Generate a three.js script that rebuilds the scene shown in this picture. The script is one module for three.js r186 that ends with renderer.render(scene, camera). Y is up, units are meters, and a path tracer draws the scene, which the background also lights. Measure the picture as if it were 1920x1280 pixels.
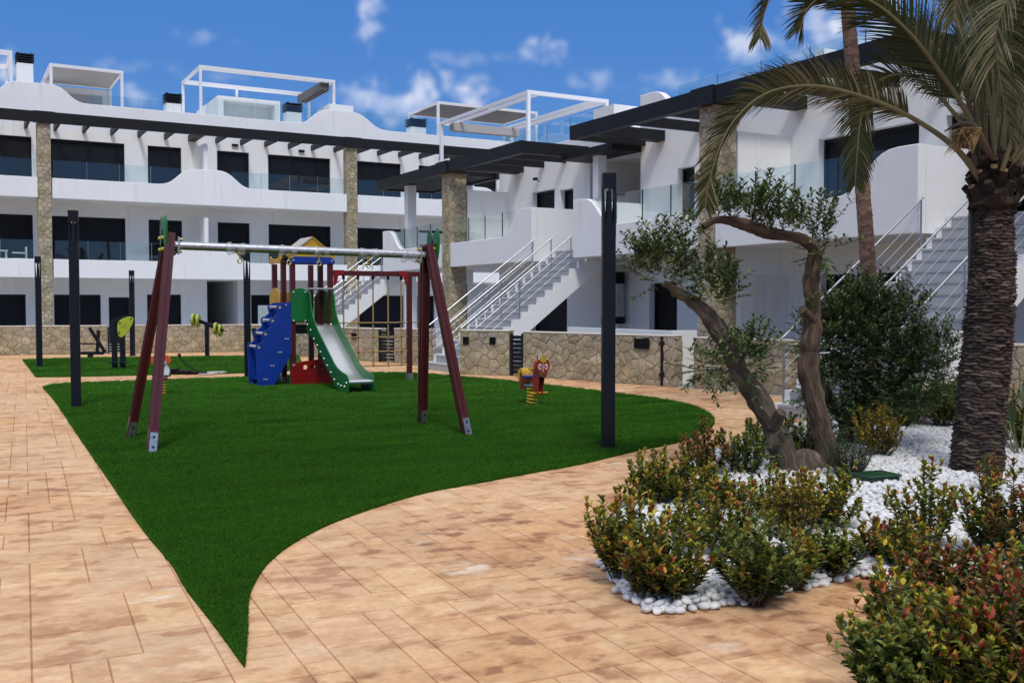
import * as THREE from 'three';
import { mergeGeometries } from 'three/addons/utils/BufferGeometryUtils.js';
import { RoundedBoxGeometry } from 'three/addons/geometries/RoundedBoxGeometry.js';

// ---------------------------------------------------------------- camera, sky, sun, exposure
// world axes follow the site: x runs along the far block's facade, -z along the near terrace
const scene = new THREE.Scene();
const FPX = 1900, CAMH = 1.6, CA = 0.8716, SA = 0.4903, PITCH = Math.atan(70 / 1900);
const camera = new THREE.PerspectiveCamera(37.24, 1024 / 682, 0.1, 900);
camera.position.set(0, CAMH, 0);
camera.lookAt(SA * Math.cos(PITCH), CAMH - Math.sin(PITCH), -CA * Math.cos(PITCH));
const renderer = new THREE.WebGLRenderer({ antialias: true });
renderer.toneMapping = THREE.LinearToneMapping;
renderer.toneMappingExposure = 1.04;
renderer.shadowMap.enabled = true;
const SUN = new THREE.Vector3(-0.22, 0.81, 0.55).normalize();
const sun = new THREE.DirectionalLight(new THREE.Color(1, 0.955, 0.88), 1.65);
sun.position.copy(SUN).multiplyScalar(80).add(new THREE.Vector3(6, 0, -18));
sun.target.position.set(6, 0, -18);
sun.castShadow = true; sun.shadow.radius = 22; sun.shadow.mapSize.set(4096, 4096);
Object.assign(sun.shadow.camera, { left: -45, right: 45, top: 45, bottom: -45, near: 1, far: 200 });
scene.add(sun, sun.target);

// ---------------------------------------------------------------- small maths
function rngOf(s) { return () => { s |= 0; s = s + 0x6D2B79F5 | 0; let t = Math.imul(s ^ s >>> 15, 1 | s); t = t + Math.imul(t ^ t >>> 7, 61 | t) ^ t; return ((t ^ t >>> 14) >>> 0) / 4294967296; }; }
const clamp = (x, a = 0, b = 1) => Math.min(b, Math.max(a, x));
const mix = (a, b, t) => a + (b - a) * t;
const smooth = (a, b, x) => { const t = clamp((x - a) / (b - a)); return t * t * (3 - 2 * t); };
const V = (x, y, z) => new THREE.Vector3(x, y, z);
const lin = (r, g, b) => new THREE.Color().setRGB(r, g, b);
function hash2(x, y, s) { let h = Math.imul(x, 374761393) + Math.imul(y, 668265263) + Math.imul(s, 1274126177) | 0; h = Math.imul(h ^ h >>> 13, 1274126177); return ((h ^ h >>> 16) >>> 0) / 4294967296; }
function vnoise(x, y, px, py, s) {                                    // tiling value noise
  const xi = Math.floor(x), yi = Math.floor(y); let fx = x - xi, fy = y - yi;
  fx = fx * fx * (3 - 2 * fx); fy = fy * fy * (3 - 2 * fy);
  const x0 = ((xi % px) + px) % px, x1 = (x0 + 1) % px, y0 = ((yi % py) + py) % py, y1 = (y0 + 1) % py;
  const a = hash2(x0, y0, s), b = hash2(x1, y0, s), c = hash2(x0, y1, s), d = hash2(x1, y1, s);
  return a + (b - a) * fx + (c - a) * fy + (a - b - c + d) * fx * fy;
}
function fbm(u, v, fx, fy, oct, s) { let r = 0, w = 0.5, t = 0; for (let i = 0; i < oct; i++) { r += w * vnoise(u * fx, v * fy, fx, fy, s + i); t += w; w *= 0.5; fx *= 2; fy *= 2; } return r / t; }
// pixel of the photograph (1920 x 1280) -> direction -> point on a plane of the site
function dirOf(px, py) {
  const dx = (px - 960) / FPX, dy = -(py - 640) / FPX, ry = dy * Math.cos(PITCH) - Math.sin(PITCH), rz = Math.cos(PITCH) + dy * Math.sin(PITCH);
  return V(CA * dx + SA * rz, ry, SA * dx - CA * rz);
}
const alongRay = (px, py, t) => { const d = dirOf(px, py); return V(d.x * t, CAMH + d.y * t, d.z * t); };
const gp = (px, py, y = 0) => { const d = dirOf(px, py); return alongRay(px, py, (y - CAMH) / d.y); };
const onA = (px, py, a) => alongRay(px, py, a / dirOf(px, py).x);
const onB = (px, py, b) => alongRay(px, py, -b / dirOf(px, py).z);
const atD = (px, py, D) => { const d = dirOf(px, py); return alongRay(px, py, D / (SA * d.x - CA * d.z)); };

// ---------------------------------------------------------------- sky: blue with broken cloud, brighter veil towards the sun
{
  const W = 2048, H = 1024, data = new Float32Array(W * H * 4);
  const ang = d => [Math.atan2(d.x * CA + d.z * SA, d.x * SA - d.z * CA), Math.asin(clamp(d.y / d.length(), -1, 1))];
  const puffs = [[700, 35, 34, 52, .8], [1032, 85, 60, 34, .72], [795, 150, 42, 36, .85], [845, 185, 100, 32, .9], [690, 182, 60, 32, .75], [2, 105, 34, 36, .9],
    [770, 200, 190, 34, .6], [250, 195, 45, 40, .45], [1500, 70, 120, 70, .75], [1700, 30, 170, 90, 1.1], [1830, 120, 150, 80, .9], [1190, 150, 130, 20, .35], [370, 72, 80, 14, .35], [300, 130, 120, 14, .22], [900, 110, 130, 14, .25], [1380, 150, 60, 20, .3]]
    .map(([x, y, rx, ry, s]) => [...ang(dirOf(x, y)), rx / FPX, ry / FPX, s]);
  const d = V(0, 0, 0);
  for (let j = 0; j < H; j++) {
    const lat = ((j + .5) / H - .5) * Math.PI, cy = Math.cos(lat), sy = Math.sin(lat);
    for (let i = 0; i < W; i++) {
      const ph = ((i + .5) / W - .5) * 2 * Math.PI, k = (j * W + i) * 4;
      d.set(cy * Math.cos(ph), sy, cy * Math.sin(ph));
      let r, g, b;
      if (sy <= 0) { r = .30; g = .27; b = .23; }
      else {
        const t = Math.pow(sy, .5);
        const q = smooth(.12, .62, t), q2 = smooth(0, .36, t);
        r = mix(mix(.40, .18, q2), .058, q); g = mix(mix(.60, .38, q2), .20, q); b = mix(mix(.86, .745, q2), .565, q);
        const [az, el] = ang(d);
        const wx = .004 * (fbm(i / W, j / H, 160, 90, 2, 13) - .5), n = fbm(i / W + wx, j / H + wx, 240, 130, 4, 11), n2 = fbm(i / W - wx, j / H + wx, 700, 400, 2, 31);
        let c = 0;
        if (el < .42 && Math.abs(az) < .8) for (const p of puffs) {
          const e = ((az - p[0]) / p[2]) ** 2 + ((el - p[1]) / p[3]) ** 2;
          if (e < 5) c = Math.max(c, clamp(p[4]) * .8 * smooth(0, .40, .7 * n + .3 * n2 - .36 - .15 * e));
        }
        // the open sky above and behind: the same broken cloud, thicker overhead
        const cov = smooth(.34, .85, el);
        if (cov > 0) { const u = d.x / (sy + .25), v = d.z / (sy + .25); const m = fbm(u * .11 + .5, v * .11 + .5, 16, 16, 6, 51); c = Math.max(c, cov * smooth(.26, .54, m)); }
        const sd = clamp(d.dot(SUN), -1, 1), glow = Math.exp((sd - 1) * 7);
        const cl = 1.0 + 1.15 * glow, w = clamp(c) * .9;
        r = mix(r + .35 * glow, cl * 1.0, w); g = mix(g + .33 * glow, cl * 1.01, w); b = mix(b + .28 * glow, cl * 1.05, w);
      }
      data[k] = r; data[k + 1] = g; data[k + 2] = b; data[k + 3] = 1;
    }
  }
  const sky = new THREE.DataTexture(data, W, H, THREE.RGBAFormat, THREE.FloatType);
  sky.mapping = THREE.EquirectangularReflectionMapping; sky.magFilter = THREE.LinearFilter; sky.minFilter = THREE.LinearFilter; sky.wrapS = THREE.RepeatWrapping; sky.needsUpdate = true;
  scene.background = sky; scene.environment = sky;
}

// ---------------------------------------------------------------- textures and materials
function tex(w, h, fn, size, srgb = true) {                           // fn(u, v) -> [r, g, b] 0..1; size = metres per tile
  const data = new Uint8Array(w * h * 4);
  for (let j = 0; j < h; j++) for (let i = 0; i < w; i++) { const c = fn(i / w, j / h), k = (j * w + i) * 4; data[k] = clamp(c[0]) * 255; data[k + 1] = clamp(c[1]) * 255; data[k + 2] = clamp(c[2]) * 255; data[k + 3] = 255; }
  const t = new THREE.DataTexture(data, w, h, THREE.RGBAFormat); t.wrapS = t.wrapT = THREE.RepeatWrapping; t.magFilter = THREE.LinearFilter; t.minFilter = THREE.LinearMipmapLinearFilter; t.generateMipmaps = true;
  if (srgb) t.colorSpace = THREE.SRGBColorSpace;
  const s = Array.isArray(size) ? size : [size, size]; t.repeat.set(1 / s[0], 1 / s[1]); t.needsUpdate = true; return t;
}
const g3 = x => [x, x, x];
const std = (o) => new THREE.MeshStandardMaterial(o);
const M = {};
const plasterBump = tex(512, 512, (u, v) => g3(.5 * fbm(u, v, 40, 40, 4, 3) + .5 * fbm(u, v, 8, 8, 3, 5)), 1.6, false);
const plasterMap = tex(1024, 1024, (u, v) => { const a = fbm(u, v, 5, 5, 5, 8), st = fbm(u, v, 48, 3, 4, 9), e = .955 + .045 * a - .05 * smooth(.62, .8, st) * smooth(.4, .7, a); return [e, e * 1.0, e * .995]; }, [6, 6]);
M.white = std({ color: lin(.87, .872, .87), map: plasterMap, bumpMap: plasterBump, bumpScale: .004, roughness: .92 });
M.soffit = M.white;
M.coping = std({ color: lin(.66, .61, .52), map: plasterMap, bumpMap: plasterBump, bumpScale: .003, roughness: .8 });
const stoneMap = tex(1024, 1024, (u, v) => { const a = fbm(u, v, 6, 6, 6, 21), b = fbm(u, v, 30, 30, 4, 22), r = fbm(u, v, 4, 4, 3, 23), e = .62 + .36 * a + .2 * (b - .5); return [e * (1.0 + .06 * (r - .5)), e * (.965 + .02 * (r - .5)), e * (.88 - .16 * (r - .5))]; }, 1.4);
const stoneBump = tex(512, 512, (u, v) => g3(.6 * fbm(u, v, 9, 9, 5, 25) + .4 * fbm(u, v, 36, 36, 3, 26)), .8, false);
const stoneTones = [[.65, .60, .495], [.61, .555, .455], [.69, .64, .54], [.575, .53, .44], [.635, .56, .445], [.67, .625, .535]];
M.stones = stoneTones.map(c => std({ color: lin(...c), map: stoneMap, bumpMap: stoneBump, bumpScale: .012, roughness: .95 }));
M.mortar = std({ color: lin(.58, .53, .44), map: stoneMap, bumpMap: stoneBump, bumpScale: .006, roughness: 1 });
M.dark = new THREE.MeshPhysicalMaterial({ color: lin(.0105, .0108, .012), roughness: .55, specularIntensity: .55, map: plasterMap });
M.darkSteel = new THREE.MeshPhysicalMaterial({ color: lin(.006, .0085, .014), roughness: .42, specularIntensity: .5 });
const slat = tex(16, 256, (u, v) => { const f = (v * 16) % 1; return g3(f < .12 ? .1 : .55 + .45 * Math.sin(Math.PI * (f - .12) / .88)); }, .72, false);
M.shutter = new THREE.MeshPhysicalMaterial({ color: lin(.006, .008, .013), roughness: .45, specularIntensity: .45, bumpMap: slat, bumpScale: .009 });
M.frame = new THREE.MeshPhysicalMaterial({ color: lin(.010, .012, .016), roughness: .42, specularIntensity: .5 });
M.glass = new THREE.MeshPhysicalMaterial({ color: lin(.90, .945, .94), transmission: 1, thickness: 0, roughness: .015, ior: 1.5 });
M.frosted = new THREE.MeshPhysicalMaterial({ color: lin(.62, .72, .72), transmission: .55, thickness: 0, roughness: .5, ior: 1.5 });
M.film = new THREE.MeshPhysicalMaterial({ color: lin(.95, .95, .95), transmission: .85, thickness: 0, roughness: .22, ior: 1.45 });
M.steel = std({ color: lin(.50, .51, .53), roughness: .3, metalness: 1 });
const galvMap = tex(256, 256, (u, v) => g3(.72 + .3 * fbm(u, v, 16, 16, 4, 41)), .35);
M.steelSatin = std({ color: lin(.66, .67, .69), roughness: .34, metalness: .85 });
M.galv = std({ color: lin(.62, .64, .66), roughness: .36, metalness: .9, map: galvMap });
M.whiteMetal = std({ color: lin(.80, .81, .83), roughness: .45 });
M.concrete = std({ color: lin(.46, .45, .43), map: plasterMap, bumpMap: plasterBump, bumpScale: .004, roughness: .9 });
M.tileGrey = std({ color: lin(.42, .425, .44), map: plasterMap, roughness: .7 });
M.fabric = std({ color: lin(.16, .15, .145), roughness: .95 });
M.fabricPale = std({ color: lin(.42, .40, .38), roughness: .95 });
const hplMap = tex(256, 256, (u, v) => g3(.88 + .14 * fbm(u, v, 4, 4, 5, 43)), .9);
const hpl = (r, g, b) => std({ color: lin(r, g, b), roughness: .34, map: hplMap });
M.blue = hpl(.006, .040, .30); M.green = hpl(.006, .155, .028); M.greenDark = hpl(.008, .10, .03); M.red = hpl(.24, .007, .008); M.yellow = hpl(.62, .36, .02); M.lime = hpl(.42, .50, .03);
M.maroon = std({ color: lin(.085, .010, .012), roughness: .38, map: hplMap }); M.maroonDark = std({ color: lin(.03, .004, .005), roughness: .5 });
M.black = new THREE.MeshPhysicalMaterial({ color: lin(.006, .006, .007), roughness: .5, specularIntensity: .4 }); M.bolt = std({ color: lin(.75, .75, .73), roughness: .3, metalness: .6 }); M.brass = std({ color: lin(.65, .5, .15), roughness: .3, metalness: .9 });
M.rope = std({ color: lin(.38, .24, .10), roughness: .9 }); M.horse = hpl(.33, .03, .014); M.brown = hpl(.13, .06, .03); M.pink = hpl(.80, .52, .55); M.orange = hpl(.70, .10, .02); M.paintWhite = hpl(.8, .8, .8);

// ---------------------------------------------------------------- geometry helpers
function clean(g) { const n = g.index ? g.toNonIndexed() : g; for (const k of Object.keys(n.attributes)) if (!['position', 'normal'].includes(k)) n.deleteAttribute(k); return n; }
function boxUV(g) {
  const p = g.attributes.position, n = g.attributes.normal, uv = new Float32Array(p.count * 2);
  for (let i = 0; i < p.count; i++) { const ax = Math.abs(n.getX(i)), ay = Math.abs(n.getY(i)), az = Math.abs(n.getZ(i)); const x = p.getX(i), y = p.getY(i), z = p.getZ(i); if (ay >= ax && ay >= az) { uv[2 * i] = x; uv[2 * i + 1] = z; } else if (ax >= az) { uv[2 * i] = z; uv[2 * i + 1] = y; } else { uv[2 * i] = x; uv[2 * i + 1] = y; } }
  g.setAttribute('uv', new THREE.BufferAttribute(uv, 2)); return g;
}
function join(geos) { const a = (Array.isArray(geos) ? geos : [geos]).flat().map(clean); return a.length > 1 ? mergeGeometries(a) : a[0]; }
function mkUV(name, g, mat, parent) { const m = new THREE.Mesh(g, mat); m.name = name; m.castShadow = m.receiveShadow = true; parent.add(m); return m; }   // keeps the geometry's own uv
function mk(name, geos, mat, parent = scene) { const m = new THREE.Mesh(boxUV(join(geos)), mat); m.name = name; m.castShadow = m.receiveShadow = true; parent.add(m); return m; }
const taken = {};
function nm(n) { const k = taken[n] = (taken[n] ?? -1) + 1; return k ? n + '_' + String(k).padStart(3, '0') : n; }
function tag(o, label, category, group) { o.userData.label = label; o.userData.category = category; if (group) o.userData.group = group; return o; }
function thing(name, label, category, group) { const o = new THREE.Group(); o.name = nm(name); scene.add(o); return tag(o, label, category, group); }
function settle(o, x, y, z) { o.position.set(x, y, z); for (const c of o.children) c.position.sub(o.position); return o; }   // moves the group's origin to its base
const struct = o => { o.userData.kind = 'structure'; return o; };
const bx = (x0, x1, y0, y1, z0, z1) => { const g = new THREE.BoxGeometry(x1 - x0, y1 - y0, z1 - z0); g.translate((x0 + x1) / 2, (y0 + y1) / 2, (z0 + z1) / 2); return g; };
const bb = (a0, a1, y0, y1, b0, b1) => bx(a0, a1, y0, y1, -b1, -b0);
const rb = (x0, x1, y0, y1, z0, z1, r = .01) => { const g = new RoundedBoxGeometry(x1 - x0, y1 - y0, z1 - z0, 2, r); g.translate((x0 + x1) / 2, (y0 + y1) / 2, (z0 + z1) / 2); return g; };
function beam(p, q, w, h = w, up = V(0, 1, 0)) {                       // box bar from p to q
  const d = q.clone().sub(p), L = d.length(); d.normalize(); let s = new THREE.Vector3().crossVectors(up, d); if (s.length() < .01) s = new THREE.Vector3().crossVectors(V(1, 0, 0), d); s.normalize(); const u = new THREE.Vector3().crossVectors(d, s);
  const g = new THREE.BoxGeometry(w, h, L); g.applyMatrix4(new THREE.Matrix4().makeBasis(s, u, d).setPosition(p.clone().add(q).multiplyScalar(.5))); return g;
}
function rod(p, q, r, r2 = r, n = 8) { const d = q.clone().sub(p), L = d.length(); const g = new THREE.CylinderGeometry(r2, r, L, n); g.applyQuaternion(new THREE.Quaternion().setFromUnitVectors(V(0, 1, 0), d.normalize())); g.translate((p.x + q.x) / 2, (p.y + q.y) / 2, (p.z + q.z) / 2); return g; }
function shapeOf(pts) { const s = new THREE.Shape(); pts.forEach((p, i) => i ? s.lineTo(p[0], p[1]) : s.moveTo(p[0], p[1])); return s; }
const exB = (shape, b, t, bev = 0) => { const g = new THREE.ExtrudeGeometry(shape, { depth: t - 2 * bev, bevelEnabled: bev > 0, bevelSize: bev, bevelThickness: bev, bevelOffset: -bev, bevelSegments: 1, curveSegments: 10 }); g.translate(0, 0, -b - t + bev); return g; };   // shape (a, y), slab b .. b+t
const exA = (shape, a, t, bev = 0) => { const g = new THREE.ExtrudeGeometry(shape, { depth: t - 2 * bev, bevelEnabled: bev > 0, bevelSize: bev, bevelThickness: bev, bevelOffset: -bev, bevelSegments: 1, curveSegments: 10 }); g.applyMatrix4(new THREE.Matrix4().makeBasis(V(0, 0, -1), V(0, 1, 0), V(1, 0, 0)).setPosition(a + bev, 0, 0)); return g; };   // shape (b, y), slab a .. a+t
function sweep(pts, radius, seg = 40, rad = 8) {                         // tapered tube along a spline; radius(t)
  const c = new THREE.CatmullRomCurve3(pts), g = new THREE.TubeGeometry(c, seg, 1, rad), p = g.attributes.position, k = rad + 1;
  for (let i = 0; i <= seg; i++) { const o = c.getPointAt(i / seg), r = radius(i / seg); for (let j = 0; j < k; j++) { const q = i * k + j; p.setXYZ(q, o.x + (p.getX(q) - o.x) * r, o.y + (p.getY(q) - o.y) * r, o.z + (p.getZ(q) - o.z) * r); } }
  const uv = g.attributes.uv, len = c.getLength(), w = 2 * Math.PI * radius(.5); for (let i = 0; i < uv.count; i++) uv.setXY(i, uv.getY(i) * w, uv.getX(i) * len); return g;
}
// wall in a plane with rectangular openings -> boxes. map(u0,u1,y0,y1) makes one box
function holed(u0, u1, y0, y1, holes, map) {
  const us = [...new Set([u0, u1, ...holes.flatMap(h => [h[0], h[1]])])].filter(u => u >= u0 && u <= u1).sort((a, b) => a - b), out = [];
  for (let i = 0; i + 1 < us.length; i++) {
    const m = (us[i] + us[i + 1]) / 2, hs = holes.filter(h => h[0] < m && h[1] > m).sort((a, b) => a[2] - b[2]); let y = y0;
    for (const h of hs) { if (h[2] > y) out.push(map(us[i], us[i + 1], y, h[2])); y = Math.max(y, h[3]); }
    if (y < y1) out.push(map(us[i], us[i + 1], y, y1));
  }
  return out;
}
const S = (a, y, b) => V(a, y, -b);
// ---------------------------------------------------------------- ground: stamped paving, turf, pebble bed
function toScreen(x, y, z) { const X = CA * x + SA * z, Z = SA * x - CA * z, yy = y - CAMH, dz = Z * Math.cos(PITCH) - yy * Math.sin(PITCH), dy = yy * Math.cos(PITCH) + Z * Math.sin(PITCH); return [960 + FPX * X / dz, 640 - FPX * dy / dz, dz]; }
const inView = (x, y, z, m = 120) => { const s = toScreen(x, y, z); return s[2] > .5 && s[0] > -m && s[0] < 1920 + m && s[1] > -m && s[1] < 1280 + m; };
function inside(poly, x, z) { let c = false; for (let i = 0, j = poly.length - 1; i < poly.length; j = i++) { const a = poly[i], b = poly[j]; if ((a[1] > z) !== (b[1] > z) && x < (b[0] - a[0]) * (z - a[1]) / (b[1] - a[1]) + a[0]) c = !c; } return c; }
const smoothLine = (pts, n) => { const c = new THREE.CatmullRomCurve3(pts.map(p => gp(p[0], p[1])), false, 'centripetal'); return c.getPoints(n).map(p => [p.x, p.z]); };
const turfLeft = smoothLine([[458, 1253], [422, 1203], [386, 1155], [345, 1102], [321, 1060], [279, 1010], [252, 974], [202, 900], [150, 825], [120, 780], [97, 747], [81, 730]], 60);
const turfTop = smoothLine([[80, 726.5], [105, 721], [235, 715.5], [465, 707.5], [600, 702], [673, 699.5], [762, 699.5], [862, 706.5], [980, 717.4], [1152, 738], [1250, 751], [1308, 765], [1335, 781], [1339, 795], [1325, 809], [1277, 829], [1194, 846], [1080, 873], [1000, 887], [894, 907], [810, 922], [730, 944], [664, 966], [617, 984], [573, 1006], [533, 1031], [500, 1060], [478, 1093], [467, 1122], [464, 1152], [462, 1206], [459, 1250]], 160);
const turfPoly = [...turfLeft, ...turfTop];
const turfFar = [...smoothLine([[41, 675], [130, 671.5], [300, 669.5], [480, 667.5], [560, 667.5]], 20), ...smoothLine([[566, 683], [556, 694], [457, 699.8], [300, 703], [150, 706.5], [66, 707.5]], 20)];
const bedPoly = smoothLine([[1225, 1151], [1172, 1116], [1150, 1085], [1125, 1040], [1140, 985], [1215, 920], [1330, 858], [1440, 815], [1560, 792], [1690, 790], [1800, 792], [1960, 790], [2150, 800], [2250, 1000], [2200, 1250], [1900, 1500], [1660, 1400], [1652, 1280], [1668, 1150], [1652, 1085], [1618, 1080], [1540, 1096], [1480, 1108], [1400, 1132], [1300, 1143], [1232, 1152]], 160);
const shapeXZ = poly => shapeOf(poly.map(([x, z]) => [x, -z]));
const flat = (poly, y0, y1) => { const g = new THREE.ExtrudeGeometry(shapeXZ(poly), { depth: y1 - y0, bevelEnabled: false }); g.rotateX(-Math.PI / 2); g.translate(0, y0, 0); return g; };

const paveMap = tex(2048, 2048, (u, v) => {
  const big = fbm(u, v, 4, 5, 5, 61), w1 = fbm(u, v, 7, 10, 5, 62), st = fbm(u, v, 26, 38, 6, 63), sp = fbm(u, v, 52, 70, 5, 64), fine = fbm(u, v, 220, 260, 3, 65), pale = fbm(u, v, 7, 10, 6, 67);
  const mid = fbm(u, v, 48, 66, 5, 66), rag = .62 * st + .38 * mid;
  let r = .885, g = .735, b = .575;
  const cool = smooth(.48, .72, w1) * .6; r = mix(r, .845, cool); g = mix(g, .715, cool); b = mix(b, .585, cool);
  const warm = smooth(.44, .70, big) * .6; r = mix(r, .84, warm); g = mix(g, .635, warm); b = mix(b, .44, warm);
  const s0 = smooth(.46, .66, mid) * .34, s1 = smooth(.53, .68, rag) * .46, s2 = smooth(.57, .68, .6 * sp + .4 * mid) * .5 * smooth(.40, .6, big);
  r = mix(r, .76, s0); g = mix(g, .575, s0); b = mix(b, .42, s0); r = mix(r, .66, s1); g = mix(g, .47, s1); b = mix(b, .33, s1); r = mix(r, .50, s2); g = mix(g, .335, s2); b = mix(b, .235, s2);
  const lt = smooth(.42, .28, rag) * .5; r = mix(r, .945, lt); g = mix(g, .83, lt); b = mix(b, .69, lt);
  const wh = smooth(.68, .80, pale) * smooth(.42, .62, mid) * .8; r = mix(r, .94, wh); g = mix(g, .90, wh); b = mix(b, .85, wh);
  const k = .93 + .14 * fine; return [r * k, g * k, b * k];
}, 6.4);
const paveBump = tex(1024, 1024, (u, v) => g3(.55 * fbm(u, v, 14, 22, 5, 68) + .3 * fbm(u, v, 60, 90, 3, 69) + .15 * fbm(u, v, 6, 6, 3, 70)), 3.2, false);
M.pave = std({ color: lin(.865, .815, .745), map: paveMap, bumpMap: paveBump, bumpScale: .012, roughness: .8, vertexColors: true });
M.paveBase = std({ color: lin(.56, .43, .32), map: paveMap, bumpMap: paveBump, bumpScale: .01, roughness: .95 });

const pavement = struct(mk('pavement', bb(-120, 140, -.25, -.008, -80, 180), M.paveBase));
{
  const TA = .0635, turn = ([x, z]) => [x * Math.cos(TA) - z * Math.sin(TA), x * Math.sin(TA) + z * Math.cos(TA)], R = rngOf(5), cell = .155, a0 = -11, b0 = 2.4, NA = 165, NB = 215, used = new Uint8Array(NA * NB), sizes = [[2, 2], [2, 3], [2, 4], [3, 3], [2, 2], [2, 5], [3, 2], [3, 4], [2, 3], [4, 2], [2, 1], [1, 2], [1, 3]], slabs = [];
  for (let j = 0; j < NB; j++) for (let i = 0; i < NA; i++) {
    if (used[j * NA + i]) continue;
    let w = 1, l = 1;
    for (let k = 0; k < 9; k++) { const [sw, sl] = sizes[Math.floor(R() * sizes.length)]; if (i + sw > NA || j + sl > NB) continue; let ok = true; for (let y = 0; y < sl && ok; y++) for (let x = 0; x < sw; x++) if (used[(j + y) * NA + i + x]) { ok = false; break; } if (ok) { w = sw; l = sl; break; } }
    for (let y = 0; y < l; y++) for (let x = 0; x < w; x++) used[(j + y) * NA + i + x] = 1;
    const x0 = a0 + i * cell, x1 = x0 + w * cell, z1 = -(b0 + j * cell), z0 = z1 - l * cell, cx = (x0 + x1) / 2, cz = (z0 + z1) / 2, t = [R(), R(), R()];
    const cs = [[x0, z0], [x1, z0], [x0, z1], [x1, z1]].map(turn), [tx, tz] = turn([cx, cz]);
    if (!cs.some(c => inView(c[0], 0, c[1], 60)) ) continue;
    if ([turfPoly, turfFar, bedPoly].some(p => cs.every(c => inside(p, c[0], c[1])))) continue;
    if (tx > 13.6 - .12 * (-tz - 8)) continue;
    const D = toScreen(tx, 0, tz)[2], hid = [turfPoly, turfFar, bedPoly].some(p => inside(p, tx, tz));
    slabs.push({ x0, x1, z0, z1, t, key: hid ? 0 : (w * l * cell * cell) / (D * D * D) });
  }
  slabs.sort((a, b) => b.key - a.key);
  const geo = s => {
    const j = .0012 + .0009 * s.t[0], v = .0032, y = .0 - .0016 * s.t[1], jz = j + .0034, P = [[s.x0 + j, s.z1 - jz], [s.x1 - j, s.z1 - jz], [s.x1 - j, s.z0 + jz], [s.x0 + j, s.z0 + jz]], Q = [[1, -1], [-1, -1], [-1, 1], [1, 1]], pos = [], uv = [], col = [];
    const e = .925 + .12 * s.t[2], tint = [e, e * (.985 + .03 * s.t[0]), e * (.97 + .06 * s.t[1])];
    const top = P.map((p, i) => [p[0] + Q[i][0] * v, y, p[1] + Q[i][1] * v]), bot = P.map(p => [p[0], -.009, p[1]]);
    const tri = (a, b, c) => { for (const q0 of [a, b, c]) { const [qx, qz] = turn([q0[0], q0[2]]), q = [qx, q0[1], qz]; pos.push(...q); uv.push(q[0], q[2]); col.push(...tint); } };
    tri(top[0], top[1], top[2]); tri(top[0], top[2], top[3]);
    for (let i = 0; i < 4; i++) { const n = (i + 1) % 4; tri(bot[i], bot[n], top[n]); tri(bot[i], top[n], top[i]); }
    const g = new THREE.BufferGeometry(); g.setAttribute('position', new THREE.Float32BufferAttribute(pos, 3)); g.setAttribute('uv', new THREE.Float32BufferAttribute(uv, 2)); g.setAttribute('color', new THREE.Float32BufferAttribute(col, 3)); g.computeVertexNormals(); return g;
  };
  slabs.slice(0, 300).forEach(s => { const m = new THREE.Mesh(geo(s), M.pave); m.name = 'paving_slab'; m.castShadow = m.receiveShadow = true; pavement.add(m); });
  const rest = new THREE.Mesh(mergeGeometries(slabs.slice(300).map(geo)), M.pave); rest.name = 'paving_slabs'; rest.userData.kind = 'stuff'; rest.receiveShadow = true; pavement.add(rest);
}
// terraces behind the garden walls: pale tile
struct(mk('terrace', [flat([[-14, -36.6], [1.56, -35.6], [8.3, -34.5], [9.7, -34.3], [11.3, -24], [12.35, -15.6], [13.2, -9.6], [14, -3], [30, -3], [30, -60], [-14, -60]], -.006, .004)], M.tileGrey));

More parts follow.
